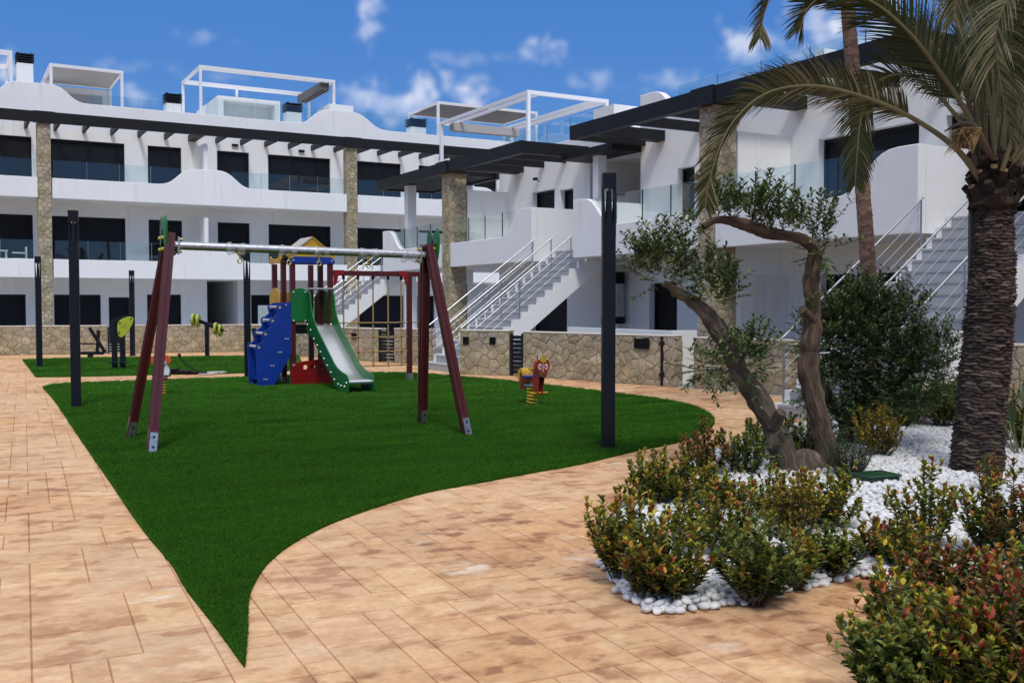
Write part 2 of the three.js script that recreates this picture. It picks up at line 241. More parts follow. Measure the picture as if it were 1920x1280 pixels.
// artificial turf
const turfMap = tex(1024, 1024, (u, v) => { const a = fbm(u, v, 8, 24, 5, 81), b = fbm(u, v, 120, 120, 3, 82), e = .55 + .5 * a + .5 * (b - .5); return [.19 * e, .36 * e, .06 * e]; }, 2.4);
M.turf = new THREE.MeshPhysicalMaterial({ color: lin(1, 1, 1), map: turfMap, roughness: 1, specularIntensity: .05 });
M.blade = new THREE.MeshPhysicalMaterial({ color: lin(1, 1, 1), roughness: .7, specularIntensity: .12, side: THREE.DoubleSide });
const turf = struct(mk('turf', flat(turfPoly, -.006, .016), M.turf)), turf2 = struct(mk('turf', flat(turfFar, -.006, .016), M.turf)); turf2.name = 'turf_001';
{
  const R = rngOf(77), pos = [];
  for (let k = 0; k < 7; k++) { const a = R() * 6.283, r = R() * .012, x = Math.cos(a) * r, z = Math.sin(a) * r, b = R() * 6.283, w = .0022, h = .7 + .5 * R(), lx = (R() - .5) * .9, lz = (R() - .5) * .9, dx = Math.cos(b) * w, dz = Math.sin(b) * w; pos.push(x - dx, 0, z - dz, x + dx, 0, z + dz, x + lx * .028, h * .03, z + lz * .028); }
  const g = new THREE.BufferGeometry(); g.setAttribute('position', new THREE.Float32BufferAttribute(pos, 3)); g.computeVertexNormals();
  const make = (poly, parent, cap, seed) => {
    const Q = rngOf(seed), list = [], xs = poly.map(p => p[0]), zs = poly.map(p => p[1]), x0 = Math.min(...xs), x1 = Math.max(...xs), z0 = Math.min(...zs), z1 = Math.max(...zs), st = .5;
    for (let x = x0; x < x1; x += st) for (let z = z0; z < z1; z += st) {
      if (!inView(x + .25, 0, z + .25, 150)) continue;
      const D = toScreen(x + .25, 0, z + .25)[2], n = Math.round(st * st * Math.min(7500, 7500 * (5.2 / D) ** 1.9));
      for (let k = 0; k < n; k++) { const px = x + Q() * st, pz = z + Q() * st; if (inside(poly, px, pz)) list.push([px, pz, D]); }
    }
    const im = new THREE.InstancedMesh(g, M.blade, list.length), m = new THREE.Matrix4(), e = new THREE.Euler(), q = new THREE.Quaternion(), c = new THREE.Color();
    list.forEach(([x, z, D], i) => {
      const f = .5 * fbm(x * .05 + .5, z * .05 + .5, 16, 60, 4, 90) + .5 * fbm(x * .05 + .5, z * .05 + .5, 40, 150, 3, 91), s = (.85 + .4 * Q()) * clamp(D / 8, .9, 2.6), lean = 1.3 * (f - .5) + .2;
      e.set(lean + .2 * (Q() - .5), Q() * 6.283, .2 * (Q() - .5)); q.setFromEuler(e); m.compose(V(x, .012, z), q, V(s * .9, clamp(s, .85, 1.25), s * .9)); im.setMatrixAt(i, m);
      const k = .8 + .34 * Q() + 1.3 * (f - .5); im.setColorAt(i, c.setRGB(.039 * k * (.75 + .7 * Q()), .143 * k, .0125 * k));
    });
    im.name = 'turf_blades'; im.userData.kind = 'stuff'; im.castShadow = im.receiveShadow = true; parent.add(im);
  };
  make(turfPoly, turf, 0, 101); make(turfFar, turf2, 0, 102);
}

// white pebble bed
M.soil = std({ color: lin(.30, .285, .26), roughness: 1, map: stoneMap });
M.pebble = std({ color: lin(1, 1, 1), roughness: .55, bumpMap: stoneBump, bumpScale: .002 });
const bed = struct(mk('pebble_bed', flat(bedPoly, -.006, .012), M.soil));
{
  const g = new THREE.IcosahedronGeometry(1, 2), p = g.attributes.position; for (let i = 0; i < p.count; i++) { const x = p.getX(i), y = p.getY(i), z = p.getZ(i), k = 1 + .10 * Math.sin(2.1 * x + 1.3 * y) + .08 * Math.sin(2.7 * z - 1.1 * x) + .05 * Math.sin(4 * y + 2 * z); p.setXYZ(i, x * k, y * k, z * k); } g.computeVertexNormals();
  const pn = g.attributes.position, nn = g.attributes.normal; for (let i = 0; i < pn.count; i++) { const v = V(pn.getX(i), pn.getY(i), pn.getZ(i)).normalize(); nn.setXYZ(i, v.x, v.y, v.z); }
  const R = rngOf(31), L = []; const xs = bedPoly.map(q => q[0]), zs = bedPoly.map(q => q[1]);
  for (let lay = 0; lay < 2; lay++) {
    const st = lay ? .052 : .041;
    for (let x = Math.min(...xs); x < Math.max(...xs); x += st) for (let z = Math.min(...zs); z < Math.max(...zs); z += st) {
      const px = x + (R() - .5) * st, pz = z + (R() - .5) * st; if (!inside(bedPoly, px, pz) || !inView(px, 0, pz, 160)) continue;
      const s = .017 + .015 * R() * R() + .004 * R(); L.push({ x: px, z: pz, y: .018 + lay * (.022 + .012 * R()), s, D: toScreen(px, 0, pz)[2], t: [R(), R(), R(), R(), R()] });
    }
  }
  for (let i = 0; i < bedPoly.length; i++) { const [x, z] = bedPoly[i], [u, w] = bedPoly[(i + 1) % bedPoly.length], d = Math.hypot(u - x, w - z), n = Math.ceil(d / .085); for (let k = 0; k < n; k++) { const px = mix(x, u, k / n) + (R() - .5) * .07, pz = mix(z, w, k / n) + (R() - .5) * .07; if (inView(px, 0, pz, 60)) L.push({ x: px, z: pz, y: .018, s: .02 + .013 * R(), D: toScreen(px, 0, pz)[2], t: [R(), R(), R(), R(), R()] }); } }
  L.sort((a, b) => a.D / a.s - b.D / b.s);
  const e = new THREE.Euler(), put = (o, s) => { o.position.set(s.x, s.y, s.z); o.rotation.set((s.t[0] - .5) * .7, s.t[1] * 6.283, (s.t[2] - .5) * .7); o.scale.set(s.s * (1 + .35 * s.t[3]), s.s * (.62 + .2 * s.t[4]), s.s * (.85 + .25 * s.t[0])); };
  const pm = [.74, .68, .62, .70].map(k => std({ color: lin(k, k * .995, k * .985), roughness: .55 }));
  const near = L.filter(s => s.D < 7).slice(0, 300), ns = new Set(near);
  near.forEach((s, i) => { const o = new THREE.Mesh(g, pm[i % 4]); put(o, s); o.name = 'pebble'; o.castShadow = o.receiveShadow = true; bed.add(o); });
  const rest = L.filter(s => !ns.has(s)), im = new THREE.InstancedMesh(g, M.pebble, rest.length), o = new THREE.Object3D(), c = new THREE.Color();
  rest.forEach((s, i) => { put(o, s); o.updateMatrix(); im.setMatrixAt(i, o.matrix); const k = .56 + .2 * s.t[2]; im.setColorAt(i, c.setRGB(k, k * .995, k * (.97 + .02 * s.t[1]))); });
  im.name = 'pebbles'; im.userData.kind = 'stuff'; im.castShadow = im.receiveShadow = true; bed.add(im);
}

// ---------------------------------------------------------------- stone cladding, piece by piece
function cells(W, H, su, sv, R, gap, jit = .36) {
  const nx = Math.max(1, Math.round(W / su)), ny = Math.max(1, Math.round(H / sv)), P = [];
  for (let j = -1; j <= ny; j++) for (let i = -2; i <= nx + 1; i++) P.push([(i + .5 + (j & 1 ? .25 : -.25) + (R() - .5) * 2 * jit) * W / nx, (j + .5 + (R() - .5) * 1.7 * jit) * H / ny, i, j]);
  const out = [];
  for (const p of P) {
    let poly = [[0, 0], [W, 0], [W, H], [0, H]];
    for (const q of P) {
      if (q === p || Math.abs(q[2] - p[2]) > 3 || Math.abs(q[3] - p[3]) > 2) continue;
      const nxv = q[0] - p[0], nyv = q[1] - p[1], L = Math.hypot(nxv, nyv) || 1e-6, n = [nxv / L, nyv / L], c = n[0] * (p[0] + q[0]) / 2 + n[1] * (p[1] + q[1]) / 2 - gap / 2, res = [];
      for (let k = 0; k < poly.length; k++) { const A = poly[k], B = poly[(k + 1) % poly.length], da = n[0] * A[0] + n[1] * A[1] - c, db = n[0] * B[0] + n[1] * B[1] - c; if (da <= 0) res.push(A); if (da * db < 0) { const t = da / (da - db); res.push([A[0] + (B[0] - A[0]) * t, A[1] + (B[1] - A[1]) * t]); } }
      poly = res; if (poly.length < 3) break;
    }
    if (poly.length < 3) continue;
    let ar = 0; for (let k = 0; k < poly.length; k++) { const A = poly[k], B = poly[(k + 1) % poly.length]; ar += A[0] * B[1] - B[0] * A[1]; }
    if (ar / 2 > .0016) out.push(poly);
  }
  return out;
}
function stoneGeo(poly, d, bev, mtx, R) {
  let cx = 0, cy = 0; for (const p of poly) { cx += p[0] / poly.length; cy += p[1] / poly.length; }
  const sh = (k) => poly.map(p => { const dx = p[0] - cx, dy = p[1] - cy, L = Math.hypot(dx, dy), f = Math.max(.3, (L - k) / L); return [cx + dx * f, cy + dy * f]; });
  const r0 = poly.map(p => [...p, 0]), r1 = sh(.002).map(p => [...p, d - bev]), r2 = sh(bev * 1.6).map(p => [...p, d + (R() - .5) * .006]), c = [cx + (R() - .5) * .04, cy + (R() - .5) * .03, d + .004 + R() * .008], pos = [], n = poly.length;
  for (let i = 0; i < n; i++) { const j = (i + 1) % n; for (const t of [[r0[i], r0[j], r1[j]], [r0[i], r1[j], r1[i]], [r1[i], r1[j], r2[j]], [r1[i], r2[j], r2[i]], [r2[i], r2[j], c]]) for (const q of t) pos.push(...q); }
  const g = new THREE.BufferGeometry(); g.setAttribute('position', new THREE.Float32BufferAttribute(pos, 3)); g.applyMatrix4(mtx); g.computeVertexNormals(); return g;
}
// face: origin, direction along (u), outward normal; up is y
function clad(parent, origin, u, nrm, W, H, su, sv, seed, opt = {}) {
  const R = rngOf(seed), m = new THREE.Matrix4().makeBasis(u, V(0, 1, 0), nrm).setPosition(origin);
  for (const poly of cells(W, H, su, sv, R, opt.gap ?? .012, opt.jit)) mk('stone', stoneGeo(poly, opt.d ?? .03, .010, m, R), M.stones[Math.floor(R() * M.stones.length)], parent);
}
// ---------------------------------------------------------------- the far block: three storeys, stone pillars, wave parapets
const wave = (pts, s, x0, y0, x1, y1) => { const m = (x0 + x1) / 2; s.bezierCurveTo(m, y0, m, y1, x1, y1); };
function humpShape(x0, x1, yb, yt, humps) {                            // band yb..yt with S-curved humps [c0, c1, foot0, foot1, top]
  const s = new THREE.Shape(); s.moveTo(x0, yb); s.lineTo(x1, yb);
  const H = [...humps].sort((a, b) => b[0] - a[0]); let first = true;
  for (const [c0, c1, f0, f1, top] of H) {
    if (c1 >= x1) { s.lineTo(x1, top); } else { if (first) s.lineTo(x1, yt); s.lineTo(x1 < f1 ? x1 : f1, yt); wave(null, s, f1, yt, c1, top); }
    first = false; if (c0 <= x0) { s.lineTo(x0, top); s.lineTo(x0, yb); return s; }
    s.lineTo(c0, top); wave(null, s, c0, top, f0, yt);
  }
  if (first) s.lineTo(x1, yt); s.lineTo(x0, yt); s.lineTo(x0, yb); return s;
}
{
  const L = thing('apartment_building', 'long white three storey apartment block with two stone pillars behind the far turf', 'building');
  const A0 = -9, A1 = 31, fins = [-2.75, 9.45, 21.65], pil = [-8.9, 3.2, 15.4, 27.6], wins = [];
  for (const f of fins) for (const [y0, y1] of [[2.9, 5.1], [5.9, 8.14]]) for (const [u0, u1] of [[-5.65, -2.85], [-1.95, -.6], [.87, 2.24], [3.07, 5.91]]) wins.push([f + u0, f + u1, y0, y1]);
  wins.push([.4, 2.86, .05, 1.98], [3.87, 5.61, .05, 1.98], [5.91, 6.71, .02, 1.88], [7.4, 8.77, .05, 2.0], [11.72, 13.9, .05, 2.0], [16.7, 18.9, .05, 2.0], [19.6, 20.5, .02, 2.0], [22.6, 24.6, .05, 2.0]);
  const door = [9.84, 11.15, .0, 2.6];
  const wall = mk('wall', holed(A0, A1, 0, 9.0, [...wins, door], (u0, u1, y0, y1) => bb(u0, u1, y0, y1, 44, 44.3)), M.white, L);
  mk('rear_wall', [bb(A0, A1, 0, 8.7, 54, 54.3), bb(A0, A0 + .3, 0, 8.7, 44.3, 54), bb(A1 - .3, A1, 0, 8.7, 44.3, 54)], M.white, L);
  for (const [u0, u1, y0, y1] of wins) {
    const fr = .06, w = mk('window', [bb(u0, u0 + fr, y0, y1, 44.1, 44.2), bb(u1 - fr, u1, y0, y1, 44.1, 44.2), bb(u0 + fr, u1 - fr, y1 - fr, y1, 44.1, 44.2), bb(u0 + fr, u1 - fr, y0, y0 + fr, 44.1, 44.2)], M.frame, L);
    const n = u1 - u0 > 2 ? 2 : 1, wd = (u1 - u0 - 2 * fr) / n; for (let k = 0; k < n; k++) mk('shutter', bb(u0 + fr + k * wd + .006, u0 + fr + (k + 1) * wd - .006, y0 + fr, y1 - fr, 44.14 + .002 * k, 44.19), M.shutter, w);
    if (n > 1) mk('mullion', bb(u0 + fr + wd - .02, u0 + fr + wd + .02, y0 + fr, y1 - fr, 44.12, 44.135), M.frame, w);
  }
  // open entrance passage
  mk('passage', [bb(door[0] - .1, door[0], 0, 2.7, 44.3, 53.6), bb(door[1], door[1] + .1, 0, 2.7, 44.3, 53.6), bb(door[0], door[1], 2.6, 2.7, 44.3, 53.6), bb(door[0] - .1, door[1] + .1, 0, 2.7, 53.6, 53.7)], M.soffit, L);
  mk('passage_door', bb(door[0] + .2, door[1] - .2, .01, 2.1, 53.5, 53.58), M.frame, L);
  // balcony floors, parapets, glass, party fins
  for (const [y0, yt, top] of [[2.6, 3.3, 4.02], [5.6, 6.36, 7.04]]) {
    mk('balcony_floor', [bb(A0, A1, y0 + .03, y0 + .3, 42.18, 44)], M.soffit, L);
    const edges = [A0, ...pil.slice(1).flatMap(p => [p, p + .5]), A1];
    for (let k = 0; k < edges.length; k += 2) {
      const x0 = edges[k], x1 = edges[k + 1], f = fins.find(f => f > x0 && f < x1); if (x1 - x0 < .3) continue;
      mk('balcony_parapet', exB(humpShape(x0, x1, y0, yt, f === undefined ? [] : [[f - .42, f + .42, f - 1.9, f + 1.9, top]]), 42, .18, .012), M.white, L);
      if (f === undefined) continue;
      for (const [g0, g1, n] of [[x0 + .06, f - 1.0, 4], [f + 1.0, x1 - .06, 4]]) for (let i = 0; i < n; i++) { const w = (g1 - g0) / n; mk('glass_panel', bb(g0 + i * w + .008, g0 + (i + 1) * w - .008, yt - .03, top, 42.08, 42.095), M.glass, L); if (i) mk('glass_clamp', bb(g0 + i * w - .006, g0 + i * w + .006, yt + .01, top, 42.078, 42.097), M.steel, L); }
      mk('party_fin', bb(f - .075, f + .085, y0 + .3, y0 + 2.52, 42.25, 44), M.white, L);
    }
  }
  pil.slice(1, 3).forEach((p, i) => {
    const c = mk('stone_pillar', bb(p + .03, p + .47, 0, 8.4, 42.0, 42.45), M.mortar, L);
    clad(c, S(p + .03, 0, 42.0), V(1, 0, 0), V(0, 0, 1), .44, 8.4, .22, .15, 300 + i, { d: .026, gap: .0055 });
    clad(c, S(p + .03, 0, 42.45), V(0, 0, 1), V(-1, 0, 0), .45, 8.4, .22, .15, 320 + i, { d: .026, gap: .0055 });
  });
  mk('stone_pillar', bb(27.6, 28.1, 0, 8.4, 41.98, 42.45), M.mortar, L);
  // dark pergola edge with its cross beams
  mk('fascia', [bb(A0, A1, 8.4, 8.8, 41.86, 42.02)], M.dark, L);
  for (const p of [3.2, 15.4]) mk('fascia_joint', bb(p - .12, p + .62, 8.385, 8.815, 41.84, 42.03), M.dark, L);
  for (let a = A0 + .4; a < A1; a += 1.05) mk('cross_beam', bb(a - .05, a + .05, 8.44, 8.66, 42.02, 44), M.dark, L);
  for (const f of fins) mk('cross_beam', bb(f - .33, f - .02, 8.425, 8.67, 42.02, 43.98), M.dark, L);
  // roof: parapet with humps over the pillars, stair boxes, chimneys
  mk('roof', bb(A0, A1, 8.7, 8.98, 44.3, 54), M.soffit, L);
  for (const [x0, x1, hs] of [[A0, 9.4, [[2.7, 3.85, 1.5, 5.2, 10.26]]], [9.4, A1, [[15.35, 16.3, 13.8, 18.2, 10.34]]]]) mk('roof_parapet', exB(humpShape(x0, x1, 9.0, 9.62, hs), 44, .2, .012), M.white, L);
  mk('stair_box', [bb(15.5, 16.65, 9.0, 10.7, 44.5, 46.2)], M.white, L);
  mk('stair_box', [bb(4.2, 6.7, 9.0, 11.0, 48, 51), bb(3.9, 4.2, 9, 11.2, 47.4, 51)], M.white, L); mk('stair_box_window', bb(4.7, 6.3, 10.15, 10.7, 47.95, 48.0), M.tileGrey, L);
  mk('stair_box', [bb(11.0, 11.25, 9.0, 11.0, 46.6, 51), bb(13.6, 13.85, 9.0, 11.0, 46.6, 51), bb(11.25, 13.6, 10.8, 11.0, 46.6, 51), bb(11.25, 13.6, 9, 10.8, 47.4, 47.6)], M.white, L);
  mk('vent', bb(12.1, 12.5, 10.1, 10.22, 47.36, 47.4), M.frame, L);
  for (const [a, b, w, h] of [[8.45, 45, .62, 10.15], [13.75, 45.2, .68, 10.3], [2.9, 47.4, .62, 11.7], [20.2, 46, .8, 10.3]]) {
    const c = mk('chimney', bb(a, a + w, 9.0, h, b, b + .6), M.white, L);
    for (let k = 0; k < 4; k++) mk('cowl_slat', bb(a - .04, a + w + .04, h + .05 + k * .1, h + .1 + k * .1, b - .04, b + .64), M.frame, c);
    mk('cowl_post', [bb(a + .02, a + .08, h, h + .45, b + .02, b + .08), bb(a + w - .08, a + w - .02, h, h + .45, b + .02, b + .08), bb(a + .1, a + w - .1, h, h + .4, b + .25, b + .35)], M.frame, c);
  }
  for (const [g0, g1, t, n] of [[9.9, 15.2, 10.38, 5], [16.8, 20.6, 10.4, 4], [5.3, 8.3, 10.05, 3], [20.6, 28, 10.2, 6]]) for (let i = 0; i < n; i++) { const w = (g1 - g0) / n; mk('glass_panel', bb(g0 + i * w + .01, g0 + (i + 1) * w - .01, 9.58, t, 44.1, 44.115), M.glass, L); }
  for (const [x, y] of [[440, 272], [565, 283], [1168 - 800 + 440, 320]].slice(0, 2)) { const p = onB(x, y, 43.95); mk('wall_light', rb(p.x - .13, p.x + .13, p.y - .05, p.y + .05, -44, -43.9, .01), M.frame, L); }
  for (let i = 0; i < 4; i++) mk('glass_screen', bb(11.5 + i * .62, 12.1 + i * .62, .0, 1.55, 42.1, 42.12), M.frosted, L);
  settle(L, 9.45, 0, -44);
}
function roofPergola(label, a0, a1, b0, b1, y0, y1, o = {}) {
  const T = thing('roof_pergola', label, 'pergola', 'white metal roof pergolas'), w = .11;
  for (const [a, b, yy] of [[a0, b0], [a1, b0], [a0, b1], [a1, b1], ...(o.mid ? [[o.mid, b1]] : [])]) mk('post', bb(a - w / 2, a + w / 2, y0, y1 - .06, b - w / 2, b + w / 2), M.whiteMetal, T);
  const ends = [['front_rail', b0], ['back_rail', b1]]; for (const [n, b] of ends) mk(n, [bb(a0 - w / 2, a1 + w / 2, y1 - .06, y1 + .06, b - w / 2 - .002, b + w / 2 + .002)], M.whiteMetal, T);
  for (const a of [a0, a1]) mk('side_rail', bb(a - w / 2, a + w / 2, y1 - .055, y1 + .055, b0 + w / 2 + .003, b1 - w / 2 - .003), M.whiteMetal, T);
  if (o.guides === 'a') for (const b of [b0 + .35, b1 - .35]) mk('canopy_guide', bb(a0 + w / 2, a1 - w / 2, y1 - .05, y1 + .05, b - .05, b + .05), M.whiteMetal, T);
  if (o.guides === 'b') for (const a of [a0 + .4, a1 - .4]) mk('canopy_guide', bb(a - .05, a + .05, y1 - .05, y1 + .05, b0 + w / 2, b1 - w / 2), M.whiteMetal, T);
  if (o.cover) mk('canopy', bb(a0 + w / 2, a1 - w / 2, y1 - .035, y1 - .015, b0 + w / 2 + .01, b1 - w / 2 - .01), o.cover, T);
  if (o.folds) { const [n, mat, at] = o.folds; for (let k = 0; k < n; k++) { const u = at + k * .09; mk('folded_canopy', o.guides === 'b' ? bb(a0 + .1, a1 - .1, y1 - .36 + (k % 2) * .05, y1 - .07, u, u + .06) : bb(u, u + .06, y1 - .42 + (k % 2) * .05, y1 - .07, b0 + .1, b1 - .1), mat, T); } }
  return settle(T, (a0 + a1) / 2, y0, -(b0 + b1) / 2);
}
roofPergola('white roof pergola with a folded dark canopy at one end and open sky above', 9.8, 15.75, 44.6, 48.2, 8.98, 11.74, { mid: 12.25, guides: 'a', folds: [5, M.fabric, 15.15] });
roofPergola('small white roof pergola covered by a flat pale grey canopy, beside a curved parapet', 3.95, 6.62, 44.6, 48, 8.98, 11.14, { cover: M.fabricPale });
roofPergola('white roof pergola with a dark canopy drawn fully across, behind the terrace roof', 21.0, 26.5, 44.6, 48, 8.98, 11.3, { cover: M.fabric });
roofPergola('white roof pergola cut by the picture edge, beside the chimney with louvred cap', -3, 2.55, 45.2, 48.2, 8.98, 11.6, { guides: 'a' });

// ---------------------------------------------------------------- the near terrace: two storeys, balconies, open pergola roof
{
  const T = thing('terrace_building', 'white two storey terrace with dark pergola roof and glass balconies beside the garden walls', 'building');
  const B0 = 2, B1 = 28.2, W = 15.4;
  const wins = [[24.88, 26.14, 4.0, 4.92], [23.89, 24.59, 3.02, 4.84], [18.66, 19.3, 3.02, 4.84], [16.7, 18.0, 3.02, 4.9], [12.41, 14.82, 3.02, 4.9], [11.15, 11.85, 3.02, 4.9], [5.2, 8, 3.02, 4.9],
    [19.28, 20.38, .02, 2.12], [12.7, 14.72, .02, 2.19], [24.2, 26.2, .02, 2.1], [6, 8, .02, 2.1]];
  const rec = [20.75, 23.05, 0, 5.5];
  mk('wall', holed(B0, B1, 0, 6.0, [...wins, [20.75, 23.05, 2.98, 5.5], [8.8, 10.8, 2.98, 5.5]], (u0, u1, y0, y1) => bb(W, W + .3, y0, y1, u0, u1)), M.white, T);
  mk('end_wall', [bb(W + .3, 25, 0, 6.0, B1 - .3, B1), bb(24.7, 25, 0, 6.0, B0, B1 - .3), bb(W + .3, 24.7, 0, 6, B0, B0 + .3)], M.white, T);
  for (const [c0, c1] of [[20.75, 23.05], [8.8, 10.8]]) {             // recessed entrance bay above each stair
    mk('entrance_bay', [bb(17.2, 17.4, 2.98, 5.6, c0 - .2, c1 + .2), bb(W + .3, 17.2, 2.98, 5.6, c0 - .2, c0), bb(W + .3, 17.2, 2.98, 5.6, c1, c1 + .2), bb(W, 17.4, 5.5, 5.62, c0, c1)], M.white, T);
    mk('entrance_floor', bb(14.2, 17.2, 2.8, 2.98, c0, c1), M.tileGrey, T);
    mk('entrance_door', bb(17.12, 17.2, 2.98, 5.1, c0 + .2, c0 + 1.05), M.frame, T);
    mk('entrance_door', bb(17.12, 17.2, 2.98, 5.1, c1 - 1.05, c1 - .2), M.frame, T);
  }
  for (const [u0, u1, y0, y1] of wins) {
    const fr = .055, x0 = W + .16, w = mk('window', [bb(x0, x0 + .08, y0, y1, u0, u0 + fr), bb(x0, x0 + .08, y0, y1, u1 - fr, u1), bb(x0, x0 + .08, y1 - fr, y1, u0 + fr, u1 - fr), bb(x0, x0 + .08, y0, y0 + fr, u0 + fr, u1 - fr)], M.frame, T);
    const n = u1 - u0 > 1.5 ? 2 : 1, wd = (u1 - u0 - 2 * fr) / n; for (let k = 0; k < n; k++) mk('shutter', bb(x0 + .04 + .003 * k, x0 + .075, y0 + fr, y1 - fr, u0 + fr + k * wd + .006, u0 + fr + (k + 1) * wd - .006), M.shutter, w);
  }
  // balconies: floor, wave parapet, glass
  const units = [[10.8, 15.6, 16.07, 20.8], [22.78, 27.62, 28.15, 33.0], [-2, 3, 3.5, 8.8]];
  units.forEach(([c0, p0, p1, c1], ui) => {
    mk('balcony_floor', bb(13.58, ui === 1 ? 15.4 : 15.4, 2.75, 2.98, c0 + .16, c1 - .16), M.soffit, T);
    if (ui === 1) mk('porch_floor', bb(15.4, 18, 2.75, 2.98, 28.2, c1 - .16), M.soffit, T);
    for (const [x0, x1, hs] of [[c0, p0, [[c0 - 1, c0 + .4, 0, c0 + 1.75, 4.12]]], [p1, c1, [[c1 - .4, c1 + 1, c1 - 1.75, 0, 4.12]]]]) mk('balcony_parapet', exA(humpShape(x0, x1, 2.72, 3.43, hs), 13.4, .18, .012), M.white, T);
    for (const c of [c0, c1 - .16]) mk('stair_side_wall', bb(13.58, 16.2, 2.722, 4.118, c, c + .16), M.white, T);
    for (const [g0, g1, n] of [[c0 + .7, p0 - .04, 4], [p1 + .04, c1 - .7, 4]]) for (let i = 0; i < n; i++) { const w = (g1 - g0) / n; mk('glass_panel', bb(13.475, 13.49, 3.40, 4.12, g0 + i * w + .008, g0 + (i + 1) * w - .008), M.glass, T); if (i) mk('glass_clamp', bb(13.47, 13.495, 3.44, 4.12, g0 + i * w - .007, g0 + i * w + .007), M.frame, T); }
    // privacy walls behind the pillar, upper and lower
    mk('privacy_wall', bb(13.98, 15.4, 2.98, 5.07, p0, p0 + .2), M.white, T); mk('privacy_wall', bb(13.98, 15.4, 0, 2.2, p0, p0 + .2), M.white, T);
  });
  [[15.6, 16.07], [27.62, 28.15]].forEach(([p0, p1], i) => {
    const c = mk('stone_pillar', bb(13.4, 13.95, 0, 5.56, p0 + .03, p1), M.mortar, T);
    clad(c, S(13.4, 0, p1), V(0, 0, 1), V(-1, 0, 0), p1 - p0 - .03, 5.56, .22, .15, 340 + i, { d: .028, gap: .0055 });
    clad(c, S(13.4, 0, p0 + .03), V(1, 0, 0), V(0, 0, 1), .55, 5.56, .24, .15, 350 + i, { d: .028, gap: .0055 });
  });
  // pergola roof: fascia, returns, cross beams
  const fas = (b0, b1) => { mk('fascia', bb(13.26, 13.44, 5.55, 5.88, b0, b1), M.dark, T); for (const b of [b0, b1 - .18]) mk('fascia_return', bb(13.44, 15.4, 5.555, 5.875, b, b + .18), M.dark, T); };
  fas(10.72, 20.74); fas(23.1, 33.2); fas(-2, 8.7);
  for (const [p0, p1] of [[15.6, 16.07], [27.62, 28.15]]) mk('fascia_joint', bb(13.22, 14.02, 5.54, 5.90, p0 - .1, p1 + .1), M.dark, T);
  for (const b of [12.9, 14.15, 17.2, 18.45, 24.3, 25.5, 26.7, 11.65]) mk('cross_beam', bb(13.44, 15.4, 5.58, 5.80, b - .05, b + .05), M.dark, T);
  for (const b of [15.3, 19.95, 27.05, 4, 6]) mk('cross_beam', bb(13.44, 15.4, 5.57, 5.82, b - .17, b + .17), M.dark, T);
  for (let b = 28.4; b < 33; b += .28) mk('louvre', bb(13.44, 15.3, 5.60, 5.78, b, b + .2), M.dark, T);
  mk('porch_beam', [bb(15.3, 15.5, 5.55, 5.88, 28.2, 33.2)], M.dark, T);
  mk('stair_canopy', bb(14.5, 15.4, 5.42, 5.6, 20.74, 23.1), M.dark, T);
  mk('column', bb(14.75, 15.0, 2.98, 5.42, 21.7, 21.95), M.white, T); mk('column', bb(13.62, 13.92, 0, 5.56, 31.3, 31.6), M.white, T); mk('column', bb(15.3, 15.55, 0, 5.55, 30.3, 30.55), M.white, T); mk('column', bb(16.3, 16.5, 2.98, 5.5, 21.8, 22.0), M.white, T);
  // flat roof
  mk('roof', bb(W + .3, 24.7, 5.7, 5.98, B0 + .3, B1 - .3), M.soffit, T);
  for (const [x0, x1, hs] of [[10.7, 20.8, [[20.3, 22, 19.1, 0, 6.84]]], [22.2, B1, []], [B0, 8.8, []]]) mk('roof_parapet', exA(humpShape(x0, x1, 6.0, 6.2, hs), W, .2, .012), M.white, T);
  mk('roof_wall', bb(15.6, 17.4, 6.0, 6.83, 21.95, 22.2), M.white, T); mk('roof_wall', bb(15.4, 15.6, 6.0, 6.83, 21.95, 22.9), M.white, T); mk('roof_wall', bb(15.62, 17, 6.0, 6.76, 14.9, 15.15), M.white, T);
  for (const [g0, g1, n, t] of [[10.9, 19.4, 6, 6.84], [22.9, 28, 4, 6.84]]) for (let i = 0; i < n; i++) { const w = (g1 - g0) / n; mk('glass_panel', bb(15.48, 15.495, 6.17, t, g0 + i * w + .01, g0 + (i + 1) * w - .01), M.glass, T); if (i) mk('glass_clamp', bb(15.475, 15.5, 6.2, t, g0 + i * w - .008, g0 + i * w + .008), M.steel, T); }
  { const p = onA(1012, 341, 15.38); mk('wall_light', [rod(p, V(p.x - .12, p.y + .08, p.z), .012), rb(p.x - .2, p.x - .1, p.y + .04, p.y + .12, p.z - .07, p.z + .07, .01)], M.frame, T); }
  // hot-water unit under the balcony
  { const c = S(15.05, 0, 21.45), U = mk('water_heater', [rod(V(c.x, 1.28, c.z), V(c.x, 2.12, c.z), .3, .3, 24)], M.galv, T); mk('heater_cap', rod(V(c.x, 2.12, c.z), V(c.x, 2.42, c.z), .31, .29, 24), M.black, U); mk('heater_base', rod(V(c.x, 1.1, c.z), V(c.x, 1.28, c.z), .31, .31, 24), M.black, U); mk('heater_pipe', [new THREE.TubeGeometry(new THREE.CatmullRomCurve3([V(c.x, 2.42, c.z + .1), V(c.x, 2.62, c.z + .12), V(c.x + .02, 2.66, c.z + .35), V(c.x + .1, 2.68, c.z + .8)]), 16, .05, 8), rod(V(c.x + .2, 0, c.z), V(c.x + .2, 1.12, c.z), .05)], M.soffit, U); }
  settle(T, 15.4, 0, -16);
}
roofPergola('white steel pergola frame standing on the roof of the near terrace', 16.05, 19.0, 27.5, 33.8, 5.98, 8.2, { guides: 'b', folds: [4, M.fabricPale, 33.0] });
